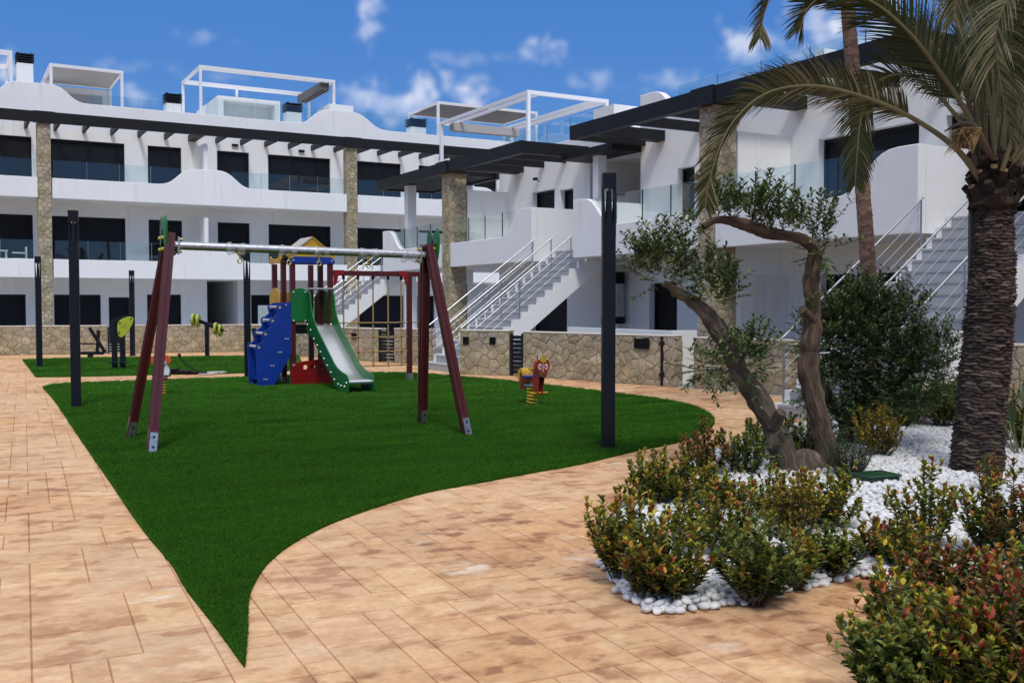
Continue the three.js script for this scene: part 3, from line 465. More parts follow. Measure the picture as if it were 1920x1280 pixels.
// outside stairs up to the terrace balconies
function stairs(label, c0, c1, posts) {
  const T = thing('staircase', label, 'staircase', 'outside stairs of the terrace'), N = 17, run = .231, rise = .1755, a0 = 10.36;
  for (let i = 0; i < N; i++) { const a = a0 + i * run, y = (i + 1) * rise, lo = Math.max(.0, y - .42); mk('step', [bb(a + .004, a + run + .02, y - .035, y, c0 + .09, c1 - .09), bb(a + .012, a + run, Math.max(0, lo), y - .037, c0 + .09, c1 - .09)], i % 2 ? M.tileGrey : M.stepTile, T); }
  const z = [[a0, 0]]; for (let i = 0; i < N; i++) { z.push([a0 + i * run - .01, (i + 1) * rise + .012], [a0 + (i + 1) * run - .01, (i + 1) * rise + .012]); } z.push([a0 + N * run, N * rise - .45], [a0 + .55, 0]);
  mk('stringer', exB(shapeOf(z), c0, .085), M.white, T); mk('stringer', exB(shapeOf(z), c1 - .085, .085), M.white, T);
  const yA = a => (a - a0) * rise / run + rise;
  for (const b of [c0 + .05, (c0 + c1) / 2, c1 - .05]) {
    const e0 = a0 + .15, e1 = a0 + N * run - .85, R = mk('handrail', [rod(S(e0 - .12, yA(e0) + .76, b), S(e1, yA(e1) + .76, b), .018, .018, 10)], M.steel, T);
    for (const h of [.2, .39, .58]) mk('rail_bar', rod(S(e0, yA(e0) + h - .03, b), S(e1, yA(e1) + h - .03, b), .0055, .0055, 6), M.steel, R);
    for (const t of [0, .5, 1]) { const a = mix(e0, e1 - .05, t); mk('rail_post', rod(S(a, yA(a) - .17, b), S(a, yA(a) + .75, b), .016, .016, 8), M.steel, R); }
  }
  return settle(T, 12.2, 0, -(c0 + c1) / 2);
}
M.stepTile = std({ color: lin(.43, .435, .45), map: plasterMap, roughness: .7 });
stairs('wide white outside stair with steel handrails behind the short wall with two mailboxes', 20.82, 22.76);
stairs('wide white outside stair with steel handrails rising behind the bushy olive and the date palm', 8.82, 10.78);
stairs('white outside stair rising behind the climbing net of the play tower', 33.05, 34.9);

// ---------------------------------------------------------------- low garden walls of irregular stone, gates
function gardenWall(label, a0, b0, a1, b1, h0, h1, seed, o = {}) {
  const T = thing('garden_wall', label, 'stone wall', 'stone garden walls'), p = S(a0, 0, b0), q = S(a1, 0, b1), L = p.distanceTo(q), u = q.clone().sub(p).normalize(), n = new THREE.Vector3().crossVectors(u, V(0, 1, 0)), h = Math.max(h0, h1), th = .28;
  const core = mk('core', (() => { const g = bx(0, L, -.05, h - .032, -th, 0); g.applyMatrix4(new THREE.Matrix4().makeBasis(u, V(0, 1, 0), n).setPosition(p)); return g; })(), M.mortar, T);
  mk('coping', (() => { const g = rb(-.01, L + .01, h - .032, h, -th - .02, .03, .008); g.applyMatrix4(new THREE.Matrix4().makeBasis(u, V(0, 1, 0), n).setPosition(p)); return g; })(), M.coping, T);
  clad(core, p, u, n, L, h - .034, o.su ?? .27, o.sv ?? .17, seed, { d: .022, gap: .0055, jit: .48 });
  if (o.end) clad(core, o.end === 1 ? q : p.clone().addScaledVector(n, -th), o.end === 1 ? n.clone().negate() : n, o.end === 1 ? u : u.clone().negate(), th, h - .052, .26, .24, seed + 50, { d: .03 });
  for (const [s, y, w, hh] of (o.boxes || [])) mk('mailbox', (() => { const g = rb(s, s + w, y, y + hh, -.05, .06, .006); g.applyMatrix4(new THREE.Matrix4().makeBasis(u, V(0, 1, 0), n).setPosition(p)); return g; })(), M.black, T);
  return settle(T, (p.x + q.x) / 2, 0, (p.z + q.z) / 2);
}
gardenWall('long low stone garden wall behind the far turf and fitness machines', -4, 36.35, 4.62, 34.95, .92, .92, 601);
gardenWall('low stone garden wall behind the arm trainer, beside the slatted gate of the far block', 5.12, 34.87, 9.75, 34.1, .92, .92, 602);
gardenWall('low stone wall with one mailbox seen through the climbing net', 8.9, 33.2, 10.5, 26.25, .93, .93, 603, { boxes: [[5.9, .62, .22, .16]] });
gardenWall('short stone wall between the slatted gate behind the climbing net and the stair opening', 10.74, 25.62, 11.03, 24.15, .95, .95, 604, { end: 1 });
gardenWall('short stone wall with two black mailboxes at the foot of the stair', 10.28, 20.68, 11.04, 19.76, 1.02, 1.02, 605, { boxes: [[.09, .70, .13, .16], [.74, .70, .14, .16]] });
gardenWall('stone wall with a black mailbox and gate post behind the spring horse', 11.22, 19.42, 12.29, 15.5, 1.0, 1.0, 606, { boxes: [[3.15, .72, .36, .2]], end: 1 });
gardenWall('short stone wall with a black mailbox behind the olive trunk', 12.44, 15.05, 12.92, 12.98, .98, .98, 607, { boxes: [[1.25, .68, .34, .2]], end: 1 });
gardenWall('stone garden wall behind the date palm trunk', 12.42, 9.75, 13.5, 6.2, 1.06, 1.06, 608);
function gate(label, a0, b0, a1, b1, h) {
  const T = thing('garden_gate', label, 'gate', 'dark slatted gates'), p = S(a0, 0, b0), q = S(a1, 0, b1), L = p.distanceTo(q), u = q.clone().sub(p).normalize(), n = new THREE.Vector3().crossVectors(u, V(0, 1, 0)), X = new THREE.Matrix4().makeBasis(u, V(0, 1, 0), n).setPosition(p), put = g => g.applyMatrix4(X);
  for (const s of [.02, L - .07]) mk('post', put(bx(s, s + .05, 0, h, -.06, -.01)), M.dark, T);
  for (let k = 0; k < 9; k++) { const y = .05 + k * (h - .08) / 9; mk('slat', put(bx(.075, L - .075, y, y + (h - .08) / 9 - .018, -.05, -.02)), M.dark, T); }
  mk('handle', put(bx(L - .12, L - .075, h * .55, h * .58, -.015, .02)), M.steel, T);
  return settle(T, (p.x + q.x) / 2, 0, (p.z + q.z) / 2);
}
gate('dark slatted garden gate set in the long wall behind the swing', 4.62, 34.95, 5.12, 34.87, .86);
gate('dark slatted garden gate seen through the climbing net', 10.5, 26.25, 10.74, 25.62, .9);
gate('dark slatted garden gate beside the spring horse', 11.04, 19.76, 11.22, 19.42, .95);
{ const T = thing('gate_post', 'dark steel gate post with hinges on the stone wall end by the white wall', 'gate post'), p = S(12.24, 0, 15.72); mk('post', bx(p.x - .06, p.x - .01, .02, .97, p.z - .03, p.z + .02), M.dark, T); for (const y of [.2, .82]) mk('hinge', bx(p.x - .075, p.x + .05, y, y + .06, p.z - .06, p.z + .05), M.dark, T); settle(T, p.x, 0, p.z); }
{ const T = thing('white_wall', 'plain white rendered garden wall seen through the gap between stone walls', 'wall'); mk('wall', bb(12.74, 13.38, 0, 1.07, 16.1, 16.25), M.white, T); mk('side_wall', bb(12.74, 12.89, 0, 1.065, 16.252, 20), M.white, T); settle(T, 13.06, 0, -16.2); }
// ---------------------------------------------------------------- lamp posts
const RC = -Math.atan2(SA, CA);                                         // turns local x to the right of the view, local z towards the viewer
function loc(name, label, category, group, p, rot = RC) { const o = thing(name, label, category, group); o.position.copy(p); o.rotation.y = rot; return o; }
function lampPost(label, px, py, h, rot) {
  const T = loc('lamp_post', label, 'lamp post', 'dark slotted lamp posts', gp(px, py), rot), w = .142, k = h / 3;
  mk('base_plate', rb(-.1, .1, -.005, .02, -.1, .1, .006), M.darkSteel, T);
  const y2 = h - .165, y1 = y2 - .52;
  mk('column', rb(-w / 2, w / 2, .0, y1, -w / 2, w / 2, .012), M.darkSteel, T);
  const s = shapeOf([[-w / 2, y1 - .01], [w / 2, y1 - .01], [w / 2, y2 + .01], [-w / 2, y2 + .01]]);
  for (const c of [-1, 1]) { const hole = new THREE.Path(); hole.moveTo(c * .060, y2 - .002); hole.lineTo(c * .011, y2 - .002); hole.lineTo(c * .022, y2 - .14); hole.lineTo(c * .034, y2 - .40); hole.lineTo(c * .041, y2 - .40); s.holes.push(hole); }
  for (let f = 0; f < 4; f++) { const g = new THREE.ExtrudeGeometry(s, { depth: .008, bevelEnabled: false }); g.translate(0, 0, w / 2 - .0085); g.rotateY(f * Math.PI / 2); mk('slotted_face', g, M.darkSteel, T); }
  mk('lamp_head', rb(-w / 2 - .002, w / 2 + .002, y2, h, -w / 2 - .002, w / 2 + .002, .006), M.darkSteel, T);
  mk('diffuser', rod(V(0, y2 - .03, 0), V(0, y2, 0), .035, .035, 14), M.whiteMetal, T);
  return T;
}
lampPost('dark lamp post on the turf between the spring horse and the photinia shrubs', 1140, 842, 3.03, RC + .05);
lampPost('dark lamp post on the turf beside the left swing legs near the paved path', 142, 765, 3.03, RC + .35);
lampPost('dark lamp post at the corner of the far turf near the stone pillar', 73, 689, 2.8, RC + .5);
lampPost('dark lamp post beside the stone garden wall behind the lime pull machine', 248, 667, 2.64, RC + .2);
lampPost('dark lamp post on the turf edge beside the blue climbing steps', 464, 707, 2.72, RC + .3);
lampPost('dark lamp post partly hidden behind the date palm trunk', 1824, 812, 3.0, RC - .2);

// ---------------------------------------------------------------- swing frame without seats
{
  const T = thing('swing_frame', 'swing frame with maroon legs and a steel crossbar, no seats hung', 'swing');
  const tl = S(2.3, 2.40, 12.0), tr = S(5.26, 2.34, 11.57), feet = [[gp(283, 850), tl], [gp(243, 822), tl], [gp(876, 818), tr], [gp(792, 797), tr]];
  const bd = tr.clone().sub(tl).normalize();
  feet.forEach(([f, t], i) => {
    const s = i < 2 ? -1 : 1, off = i % 2 ? -.05 : .05, top = t.clone().addScaledVector(bd, s * .03).add(V(0, 0, off)), d = top.clone().sub(f).normalize(), foot = f.clone();
    const leg = mk('leg', [beam(foot.clone().addScaledVector(d, .02), top, .1, .1, V(0, 0, 1))], M.maroon, T);
    const side = new THREE.Vector3().crossVectors(V(0, 0, 1), d).normalize(), n = new THREE.Vector3().crossVectors(d, side).normalize();
    for (const [ax, w] of [[n, 1], [n, -1], [side, 1], [side, -1]]) { const o = ax.clone().multiplyScalar(w * .0505); mk('groove', beam(foot.clone().addScaledVector(d, .28).add(o), top.clone().addScaledVector(d, -.02).add(o), Math.abs(ax.dot(side)) > .5 ? .004 : .016, Math.abs(ax.dot(side)) > .5 ? .016 : .004, side), M.maroonDark, leg); }
    const br = mk('foot_bracket', [1, -1].map(q => beam(foot.clone().addScaledVector(d, -.01).addScaledVector(n, q * .058), foot.clone().addScaledVector(d, .22).addScaledVector(n, q * .058), .082, .012, n)), M.galv, T);
    for (const y of [.06, .17]) mk('bolt', rod(foot.clone().addScaledVector(d, y).addScaledVector(n, .06), foot.clone().addScaledVector(d, y).addScaledVector(n, .076), .012, .012, 8), M.black, br);
  });
  const b0 = tl.clone().add(V(0, -.13, 0)), b1 = tr.clone().add(V(0, -.13, 0));
  mk('crossbar', rod(b0, b1, .048, .048, 18), M.galv, T);
  for (const [e, s, t] of [[b0, 1, tl], [b1, -1, tr]]) {
    mk('end_plate', beam(e.clone().addScaledVector(bd, s * .06), e.clone().addScaledVector(bd, s * .075), .16, .2), M.galv, T);
    for (const [y, z] of [[.07, .05], [.07, -.05], [-.07, .05], [-.07, -.05]]) mk('bolt', rod(e.clone().addScaledVector(bd, s * .075).add(V(0, y, z)), e.clone().addScaledVector(bd, s * .1).add(V(0, y, z)), .014, .014, 8), M.brass, T);
    // leaf-shaped cover panels over the leg joint
    for (const q of [-1, 1]) {
      const sh = new THREE.Shape(); sh.moveTo(-.06, -.36); sh.bezierCurveTo(-.13, -.1, -.12, .1, -.01, .2); sh.bezierCurveTo(.12, .1, .13, -.12, .07, -.36); sh.lineTo(-.06, -.36);
      const g = new THREE.ExtrudeGeometry(sh, { depth: .018, bevelEnabled: true, bevelSize: .004, bevelThickness: .004, bevelSegments: 1 }); g.rotateY(Math.PI / 2); g.rotateX(q * .26); const c = t.clone().addScaledVector(bd, -s * .1).add(V(0, 0, q * .07)); g.translate(c.x, c.y, c.z); const leaf = mk('cover_panel', g, q > 0 ? M.green : M.greenDark, T);
      for (const y of [-.05, -.18]) mk('panel_bolt', rod(c.clone().add(V(-.012, y, q * .02)), c.clone().add(V(-.035, y, q * .02)), .022, .018, 8), M.lime, leaf);
    }
  }
  for (const t of [.25, .44, .56, .76]) { const c = b0.clone().lerp(b1, t); mk('hanger', [rod(c.clone().add(V(0, -.04, 0)), c.clone().add(V(0, -.13, 0)), .012, .012, 8), rb(c.x - .03, c.x + .03, c.y - .075, c.y - .05, c.z - .03, c.z + .03, .006), new THREE.TorusGeometry(.026, .008, 6, 14).translate(c.x, c.y - .15, c.z)], M.brass, T); }
  // torn plastic wrapping left on the bar
  const R = rngOf(9); for (const [t0, t1, r] of [[.20, .27, .07], [.40, .47, .06], [.54, .60, .06], [.72, .80, .065], [.90, .965, .085]]) { const g = sweep([b0.clone().lerp(b1, t0), b0.clone().lerp(b1, (t0 + t1) / 2).add(V(0, -.012, 0)), b0.clone().lerp(b1, t1)], t => r * (.8 + .25 * Math.sin(9 * t)), 16, 12), p = g.attributes.position; for (let i = 0; i < p.count; i++) { const k = hash2(Math.round(p.getX(i) * 300), Math.round(p.getY(i) * 300) + Math.round(p.getZ(i) * 300) * 7, 4) - .5; p.setXYZ(i, p.getX(i), p.getY(i) + k * .02 - .006, p.getZ(i) + k * .016); } g.computeVertexNormals(); mk('plastic_wrap', g, M.film, T); }
  settle(T, 3.75, 0, -11.8);
}

// ---------------------------------------------------------------- play tower: posts, roof, panels, steps, slide, net
{
  const T = thing('play_tower', 'play tower with blue climbing steps, green slide, yellow gable roof and rope net', 'play tower');
  const aL = 5.98, aR = 6.75, rows = [19.4, 20.0, 20.62], hP = .05;
  for (const b of rows) for (const a of [aL, aR]) { const top = b === 19.4 ? 2.52 : b === 20.0 ? 2.5 : 2.42; const p = mk('post', rb(a - hP, a + hP, .0, top, -b - hP, -b + hP, .012), M.maroon, T); mk('foot_bracket', bb(a - hP - .006, a + hP + .006, 0, .14, b - hP - .006, b + hP + .006), M.galv, p); }
  mk('deck', bb(aL, aR, 1.14, 1.19, 19.42, 20.6), M.maroonDark, T);
  mk('deck_frame', [bb(aL + .05, aR - .05, 1.02, 1.14, 19.38, 19.44), bb(aL - .03, aL + .03, 1.02, 1.14, 19.45, 20.57), bb(aR - .03, aR + .03, 1.02, 1.14, 19.45, 20.57)], M.black, T);
  const bolts = (panel, pts, b, r = .02) => { for (const [x, y] of pts) { const p = onB(x, y, b); mk('bolt', rod(V(p.x, p.y, -b), V(p.x, p.y, -b + .02), r, r * .8, 10), M.bolt, panel); } };
  const P = (pts, b) => pts.map(([x, y]) => { const p = onB(x, y, b); return [p.x, p.y]; });
  const O = (ox, oy, s, list) => list.map(([x, y]) => [ox + x / s, oy + y / s]);
  // roof: two gables, board roof, blue cross boards
  for (const b of [19.34, 19.98]) {
    const gs = shapeOf([[5.9, 2.50], [6.83, 2.50], [6.83, 2.58], [6.47, 2.86], [6.38, 2.9], [6.35, 2.9], [6.26, 2.86], [5.9, 2.58]]); const gb = mk('gable', exB(gs, b, .02, .003), M.yellow, T);
    for (const [x, y] of [[6.3, 2.72], [6.43, 2.72]]) mk('bolt', rod(S(x, y, b), S(x, y, b - .02), .02, .016, 10), M.bolt, gb);
    const bs = mk('roof_board', exB(shapeOf([[5.92, 2.40], [6.82, 2.40], [6.82, 2.46], [6.74, 2.53], [6.0, 2.53], [5.92, 2.46]]), b - .022, .02, .003), M.blue, T); for (const x of [5.98, 6.76]) mk('bolt', rod(S(x, 2.455, b - .022), S(x, 2.455, b - .04), .018, .014, 10), M.bolt, bs);
  }
  for (const s of [-1, 1]) { const g = bx(-.02, .52, -.012, .012, -.36, .36); g.rotateZ(-s * 0); g.applyMatrix4(new THREE.Matrix4().makeRotationZ(s > 0 ? -.66 : Math.PI + .66)); g.translate(6.365 + s * .02, 2.905, -19.68); mk('roof_slope', g, s < 0 ? M.fabricPale : M.yellow, T); }
  const sideY = mk('side_cap', exA(shapeOf([[19.96, 2.42], [20.66, 2.42], [20.72, 2.48], [20.66, 2.58], [20.5, 2.52], [20.15, 2.52], [19.98, 2.6], [19.92, 2.5]]), 5.9, .02, .003), M.yellow, T);
  // yellow side panel with three slots
  { const s = new THREE.Shape(); s.moveTo(20.02, .95); s.lineTo(20.74, .95); s.lineTo(20.74, 1.72); s.bezierCurveTo(20.74, 2.0, 20.02, 2.0, 20.02, 1.72); s.lineTo(20.02, .95); for (let k = 0; k < 3; k++) { const h = new THREE.Path(), u = 20.22 + k * .13; h.moveTo(u, 1.58); h.lineTo(u + .04, 1.58); h.lineTo(u + .04, 1.74); h.lineTo(u, 1.74); s.holes.push(h); } mk('side_panel', exA(s, 5.905, .02, .003), M.yellow, T); }
  { const s = new THREE.Shape(); s.moveTo(19.5, 1.2); s.lineTo(20.5, 1.2); s.lineTo(20.5, 1.7); s.bezierCurveTo(20.4, 1.95, 19.6, 1.95, 19.5, 1.7); mk('side_panel', exA(s, 6.78, .02, .003), M.greenDark, T); }
  mk('rear_panel', exB(shapeOf([[6.03, 1.2], [6.7, 1.2], [6.7, 1.85], [6.03, 1.85]]), 20.63, .02, .003), M.yellow, T);
  // blue step sides: stepped outline with round bumps
  const bumps = O(460, 560, 6.4, [[410, 100], [325, 260], [240, 420], [160, 580]]), stepSide = b => {
    const c = P(bumps, 19.37), rr = .068, s = new THREE.Shape(), br = P(O(460, 560, 6.4, [[335, 1062], [545, 665], [545, 45], [450, 45]]), 19.37), bl = P(O(460, 560, 6.4, [[150, 640], [80, 700], [80, 1050]]), 19.37);
    const minA = c[3][0] - .06; s.moveTo(minA + .02, .0); s.lineTo(br[0][0], .0); s.lineTo(br[1][0], br[1][1]); s.lineTo(br[2][0], br[2][1]); s.lineTo(br[3][0], br[3][1]);
    c.forEach(([x, y], i) => { s.absarc(x, y, rr, Math.PI * .45, Math.PI * 1.12, false); if (i < 3) s.lineTo(x - .045, y - .12); }); s.lineTo(minA, c[3][1] - .1); s.lineTo(minA + .02, 0);
    c.forEach(([x, y]) => { const h = new THREE.Path(); h.absarc(x, y, .038, 0, Math.PI * 2, true); s.holes.push(h); });
    return [exB(s, b, .02, .003), c];
  };
  for (const b of [19.35, 19.97]) { const [g, c] = stepSide(b), m = mk('step_side', g, M.blue, T); if (b === 19.35) for (const [x, y] of O(460, 560, 6.4, [[478, 482], [507, 482], [394, 642], [424, 642], [306, 804], [336, 804], [222, 966], [252, 966], [484, 74]])) bolts(m, [[x, y]], b, .017); }
  P(bumps, 19.37).forEach(([x, y], i) => { mk('grip_tube', rod(S(x, y, 19.37), S(x, y, 19.98), .03, .03, 12), M.fabricPale, T); });
  for (let i = 0; i < 4; i++) { const [x, y] = P(O(460, 560, 6.4, [[492, 482], [409, 642], [321, 804], [237, 966]]), 19.37)[i]; mk('tread', bb(x - .1, x + .12, y - .015, y + .015, 19.37, 19.97), M.blue, T); }
  // front panels
  { const s = new THREE.Shape(), q = P([[545.5, 603], [577.5, 602.5], [577.5, 548], [545.5, 547]], 19.33); s.moveTo(...q[0]); s.lineTo(...q[1]); s.lineTo(...q[2]); s.bezierCurveTo(q[2][0] - .05, q[2][1] + .1, q[3][0] + .08, q[3][1] + .1, ...q[3]); s.lineTo(...q[0]); const m = mk('barrier_panel', exB(s, 19.32, .02, .003), M.green, T); bolts(m, [[550, 547.5], [572, 547.5], [550, 601], [572, 601.5]], 19.32, .022); }
  { const q = P(O(460, 560, 6.4, [[545, 1052], [1056, 1047], [1062, 985], [1000, 850], [950, 748], [900, 722], [840, 728], [800, 742], [715, 745], [600, 768], [545, 792]]), 19.33), s = shapeOf(q.map(([x, y], i) => [x, i < 2 ? .02 : y])); for (const [x, y] of P(O(460, 560, 6.4, [[715, 820], [805, 815], [905, 820]]), 19.33)) { const h = new THREE.Path(); h.absarc(x, y, .045, 0, Math.PI * 2, true); s.holes.push(h); } const m = mk('play_panel', exB(s, 19.32, .02, .003), M.red, T); bolts(m, O(460, 560, 6.4, [[580, 797], [580, 1044], [1042, 1034]]), 19.32, .022); }
  mk('grab_bar', rod(S(6.25, 1.9, 19.26), S(6.78, 1.9, 19.26), .019, .019, 12), M.steel, T);
  // slide
  {
    const prof = [[19.42, 1.19], [19.2, 1.17], [19.0, 1.06], [17.85, .36], [17.6, .265], [17.4, .24], [17.14, .24]], c = new THREE.CatmullRomCurve3(prof.map(([b, y]) => V(b, y, 0)), false, 'centripetal').getPoints(40);
    const sh = new THREE.Shape(); c.forEach((p, i) => i ? sh.lineTo(p.x, p.y) : sh.moveTo(p.x, p.y)); sh.lineTo(17.10, .22); sh.lineTo(17.10, .17); sh.lineTo(17.14, .16); [...c].reverse().forEach(p => sh.lineTo(p.x, p.y - .012)); 
    mk('slide_chute', exA(sh, 6.27, .46), M.steelSatin, T); mk('slide_lip', rod(S(6.27, .205, 17.12), S(6.73, .205, 17.12), .038, .038, 12), M.steelSatin, T);
    const side = new THREE.Shape(); side.moveTo(19.4, 1.08); side.lineTo(19.4, 1.6); side.bezierCurveTo(19.4, 1.92, 19.16, 1.95, 19.12, 1.7); side.bezierCurveTo(19.08, 1.45, 18.98, 1.34, 18.75, 1.14); side.lineTo(17.85, .56); side.bezierCurveTo(17.7, .46, 17.5, .40, 17.3, .37); side.bezierCurveTo(17.08, .35, 17.02, .30, 17.03, .17); side.lineTo(17.04, .04); side.lineTo(17.2, .0); side.lineTo(17.62, .05); side.lineTo(17.9, .22); side.lineTo(19.0, .93); side.lineTo(19.4, 1.08);
    for (const a of [6.248, 6.73]) { const m = mk('slide_side', exA(side, a, .022, .004), M.green, T); for (let k = 0; k < 9; k++) { const b = mix(19.3, 17.75, k / 8), y = k === 0 ? 1.2 : (b > 19 ? 1.1 : .985 + (b - 19) * .61); mk('bolt', rod(S(a, y, b), S(a - .015, y, b), .016, .012, 8), M.bolt, m); } for (const [b, y] of [[17.55, .15], [17.4, .13], [17.22, .13], [17.12, .2]]) mk('bolt', rod(S(a, y, b), S(a - .015, y, b), .018, .013, 8), M.bolt, m); }
  }
  // net frame
  mk('net_beam', bb(6.8, 8.72, 2.17, 2.27, 19.36, 19.44), M.maroon, T);
  for (const [a, s] of [[6.8, 1], [8.41, -1]]) mk('corner_bracket', exB(shapeOf([[a, 2.28], [a + s * .22, 2.28], [a + s * .22, 2.2], [a + s * .1, 2.16], [a + s * .06, 2.0], [a, 1.98]].map(p => p).sort(() => 0)), 19.33, .02, .003), M.red, T);
  for (const a of [8.46, 8.72]) { const p = mk('post', rb(a - hP, a + hP, 0, 2.27, -19.4 - hP, -19.4 + hP, .012), M.maroon, T); mk('foot_bracket', bb(a - hP - .006, a + hP + .006, 0, .16, 19.33, 19.47), M.galv, p); }
  const va = [7.03, 7.34, 7.66, 7.99, 8.28], hy = [1.22, .93, .63, .34];
  for (const a of va) mk('net_rope', rod(S(a, .34, 19.4), S(a, 2.17, 19.4), .015, .015, 6), M.rope, T);
  for (const y of hy) mk('net_rope', rod(S(6.8, y, 19.385), S(8.66, y, 19.385), .015, .015, 6), M.rope, T);
  for (const a of va) for (const y of hy) mk('rope_joint', new THREE.SphereGeometry(.024, 8, 6).translate(a, y, -19.39), M.brown, T);
  for (const a of va) mk('rope_clamp', rb(a - .025, a + .025, 2.1, 2.17, -19.42, -19.38, .006), M.black, T);
  settle(T, 6.4, 0, -19.8);
}

// ---------------------------------------------------------------- spring riders
function coil(r, h, turns, wire) { const pts = []; for (let i = 0; i <= turns * 14; i++) { const a = i / 14 * 6.283; pts.push(V(Math.cos(a) * r, i / (turns * 14) * h, Math.sin(a) * r)); } return new THREE.TubeGeometry(new THREE.CatmullRomCurve3(pts), turns * 16, wire, 6); }
const exZ = (sh, d, bev = .004) => { const g = new THREE.ExtrudeGeometry(sh, { depth: d - 2 * bev, bevelEnabled: true, bevelSize: bev, bevelThickness: bev, bevelOffset: -bev, bevelSegments: 1, curveSegments: 10 }); g.translate(0, 0, -d / 2 + bev); return g; };
const disc = (x, y, rx, ry) => { const s = new THREE.Shape(); s.absellipse(x, y, rx, ry, 0, Math.PI * 2); return s; };
{
  const T = loc('spring_rider', 'red spring horse with big eyes and yellow mane on a yellow coil spring', 'spring rider', null, gp(998, 761), RC - 1.0); T.scale.setScalar(.93);
  mk('spring', coil(.085, .34, 6, .014), M.yellow, T); mk('base_plate', rod(V(0, -.01, 0), V(0, .025, 0), .15, .15, 20), M.galv, T); mk('spring_clamp', rb(-.12, .12, .33, .37, -.09, .09, .01), M.galv, T);
  const body = new THREE.Shape(); body.moveTo(-.31, .26); body.lineTo(-.24, .27); body.bezierCurveTo(-.2, .36, -.16, .4, -.08, .4); body.lineTo(.06, .4); body.bezierCurveTo(.12, .34, .13, .26, .16, .2); body.lineTo(.24, .2); body.bezierCurveTo(.26, .34, .28, .46, .30, .56); body.lineTo(.30, .74); body.lineTo(.2, .76); body.bezierCurveTo(.12, .7, .1, .6, .09, .5); body.lineTo(-.14, .485); body.bezierCurveTo(-.16, .56, -.18, .6, -.23, .6); body.bezierCurveTo(-.32, .58, -.33, .5, -.32, .42); body.lineTo(-.31, .26);
  for (const z of [-.05, .05]) { const g = exZ(body, .018); g.translate(0, 0, z); mk('side_panel', g, M.horse, T); }
  const tail = new THREE.Shape(); tail.moveTo(-.34, .44); tail.bezierCurveTo(-.36, .56, -.3, .65, -.22, .63); tail.bezierCurveTo(-.17, .6, -.16, .54, -.15, .5); tail.lineTo(-.2, .5); tail.bezierCurveTo(-.22, .58, -.28, .58, -.29, .44); mk('saddle_back', exZ(tail, .16), M.yellow, T);
  mk('seat', rb(-.16, .08, .485, .515, -.12, .12, .01), M.blue, T); mk('seat_box', rb(-.12, .06, .40, .484, -.04, .04, .008), M.tileGrey, T);
  mk('foot_rest', rod(V(.2, .235, -.17), V(.2, .235, .17), .016, .016, 10), M.yellow, T); mk('hand_bar', rod(V(.13, .64, -.16), V(.13, .64, .16), .015, .015, 10), M.yellow, T);
  // the head is a face panel across the front
  const F = new THREE.Group(); F.name = 'head'; F.position.set(.315, 0, 0); F.rotation.y = Math.PI / 2 - .2; F.scale.x = .8; T.add(F);
  const fs = new THREE.Shape(); fs.moveTo(-.05, .5); fs.bezierCurveTo(-.1, .5, -.1, .56, -.1, .6); fs.bezierCurveTo(-.17, .64, -.17, .74, -.13, .78); fs.lineTo(-.13, .87); fs.lineTo(-.07, .82); fs.lineTo(.07, .82); fs.lineTo(.13, .87); fs.lineTo(.13, .78); fs.bezierCurveTo(.17, .74, .17, .64, .1, .6); fs.bezierCurveTo(.1, .56, .1, .5, .05, .5); mk('face', exZ(fs, .02), M.horse, F);
  for (const s of [-1, 1]) { const e = mk('eye', exZ(disc(s * .07, .68, .04, .056), .012).translate(0, 0, .014), M.pink, F); mk('pupil', exZ(disc(s * .06, .68, .015, .019), .008).translate(0, 0, .022), M.black, e); mk('ear', exZ(shapeOf([[s * .115, .79], [s * .075, .81], [s * .11, .855]]), .008, .002).translate(0, 0, .013), M.paintWhite, F); }
  mk('forelock', exZ(disc(0, .80, .075, .055), .016).translate(0, 0, .016), M.yellow, F); mk('muzzle', exZ(disc(0, .545, .075, .045), .02).translate(0, 0, .016), M.brown, F); mk('blaze', exZ(shapeOf([[-.008, .6], [.008, .6], [.006, .75], [-.006, .75]]), .008, .002).translate(0, 0, .014), M.paintWhite, F);
  const mane = new THREE.Shape(); mane.moveTo(.1, .52); mane.lineTo(.05, .56); mane.lineTo(.1, .6); mane.lineTo(.06, .66); mane.lineTo(.12, .7); mane.lineTo(.1, .77); mane.lineTo(.2, .77); mane.lineTo(.16, .5); mk('mane', exZ(mane, .07), M.orange, T);
}
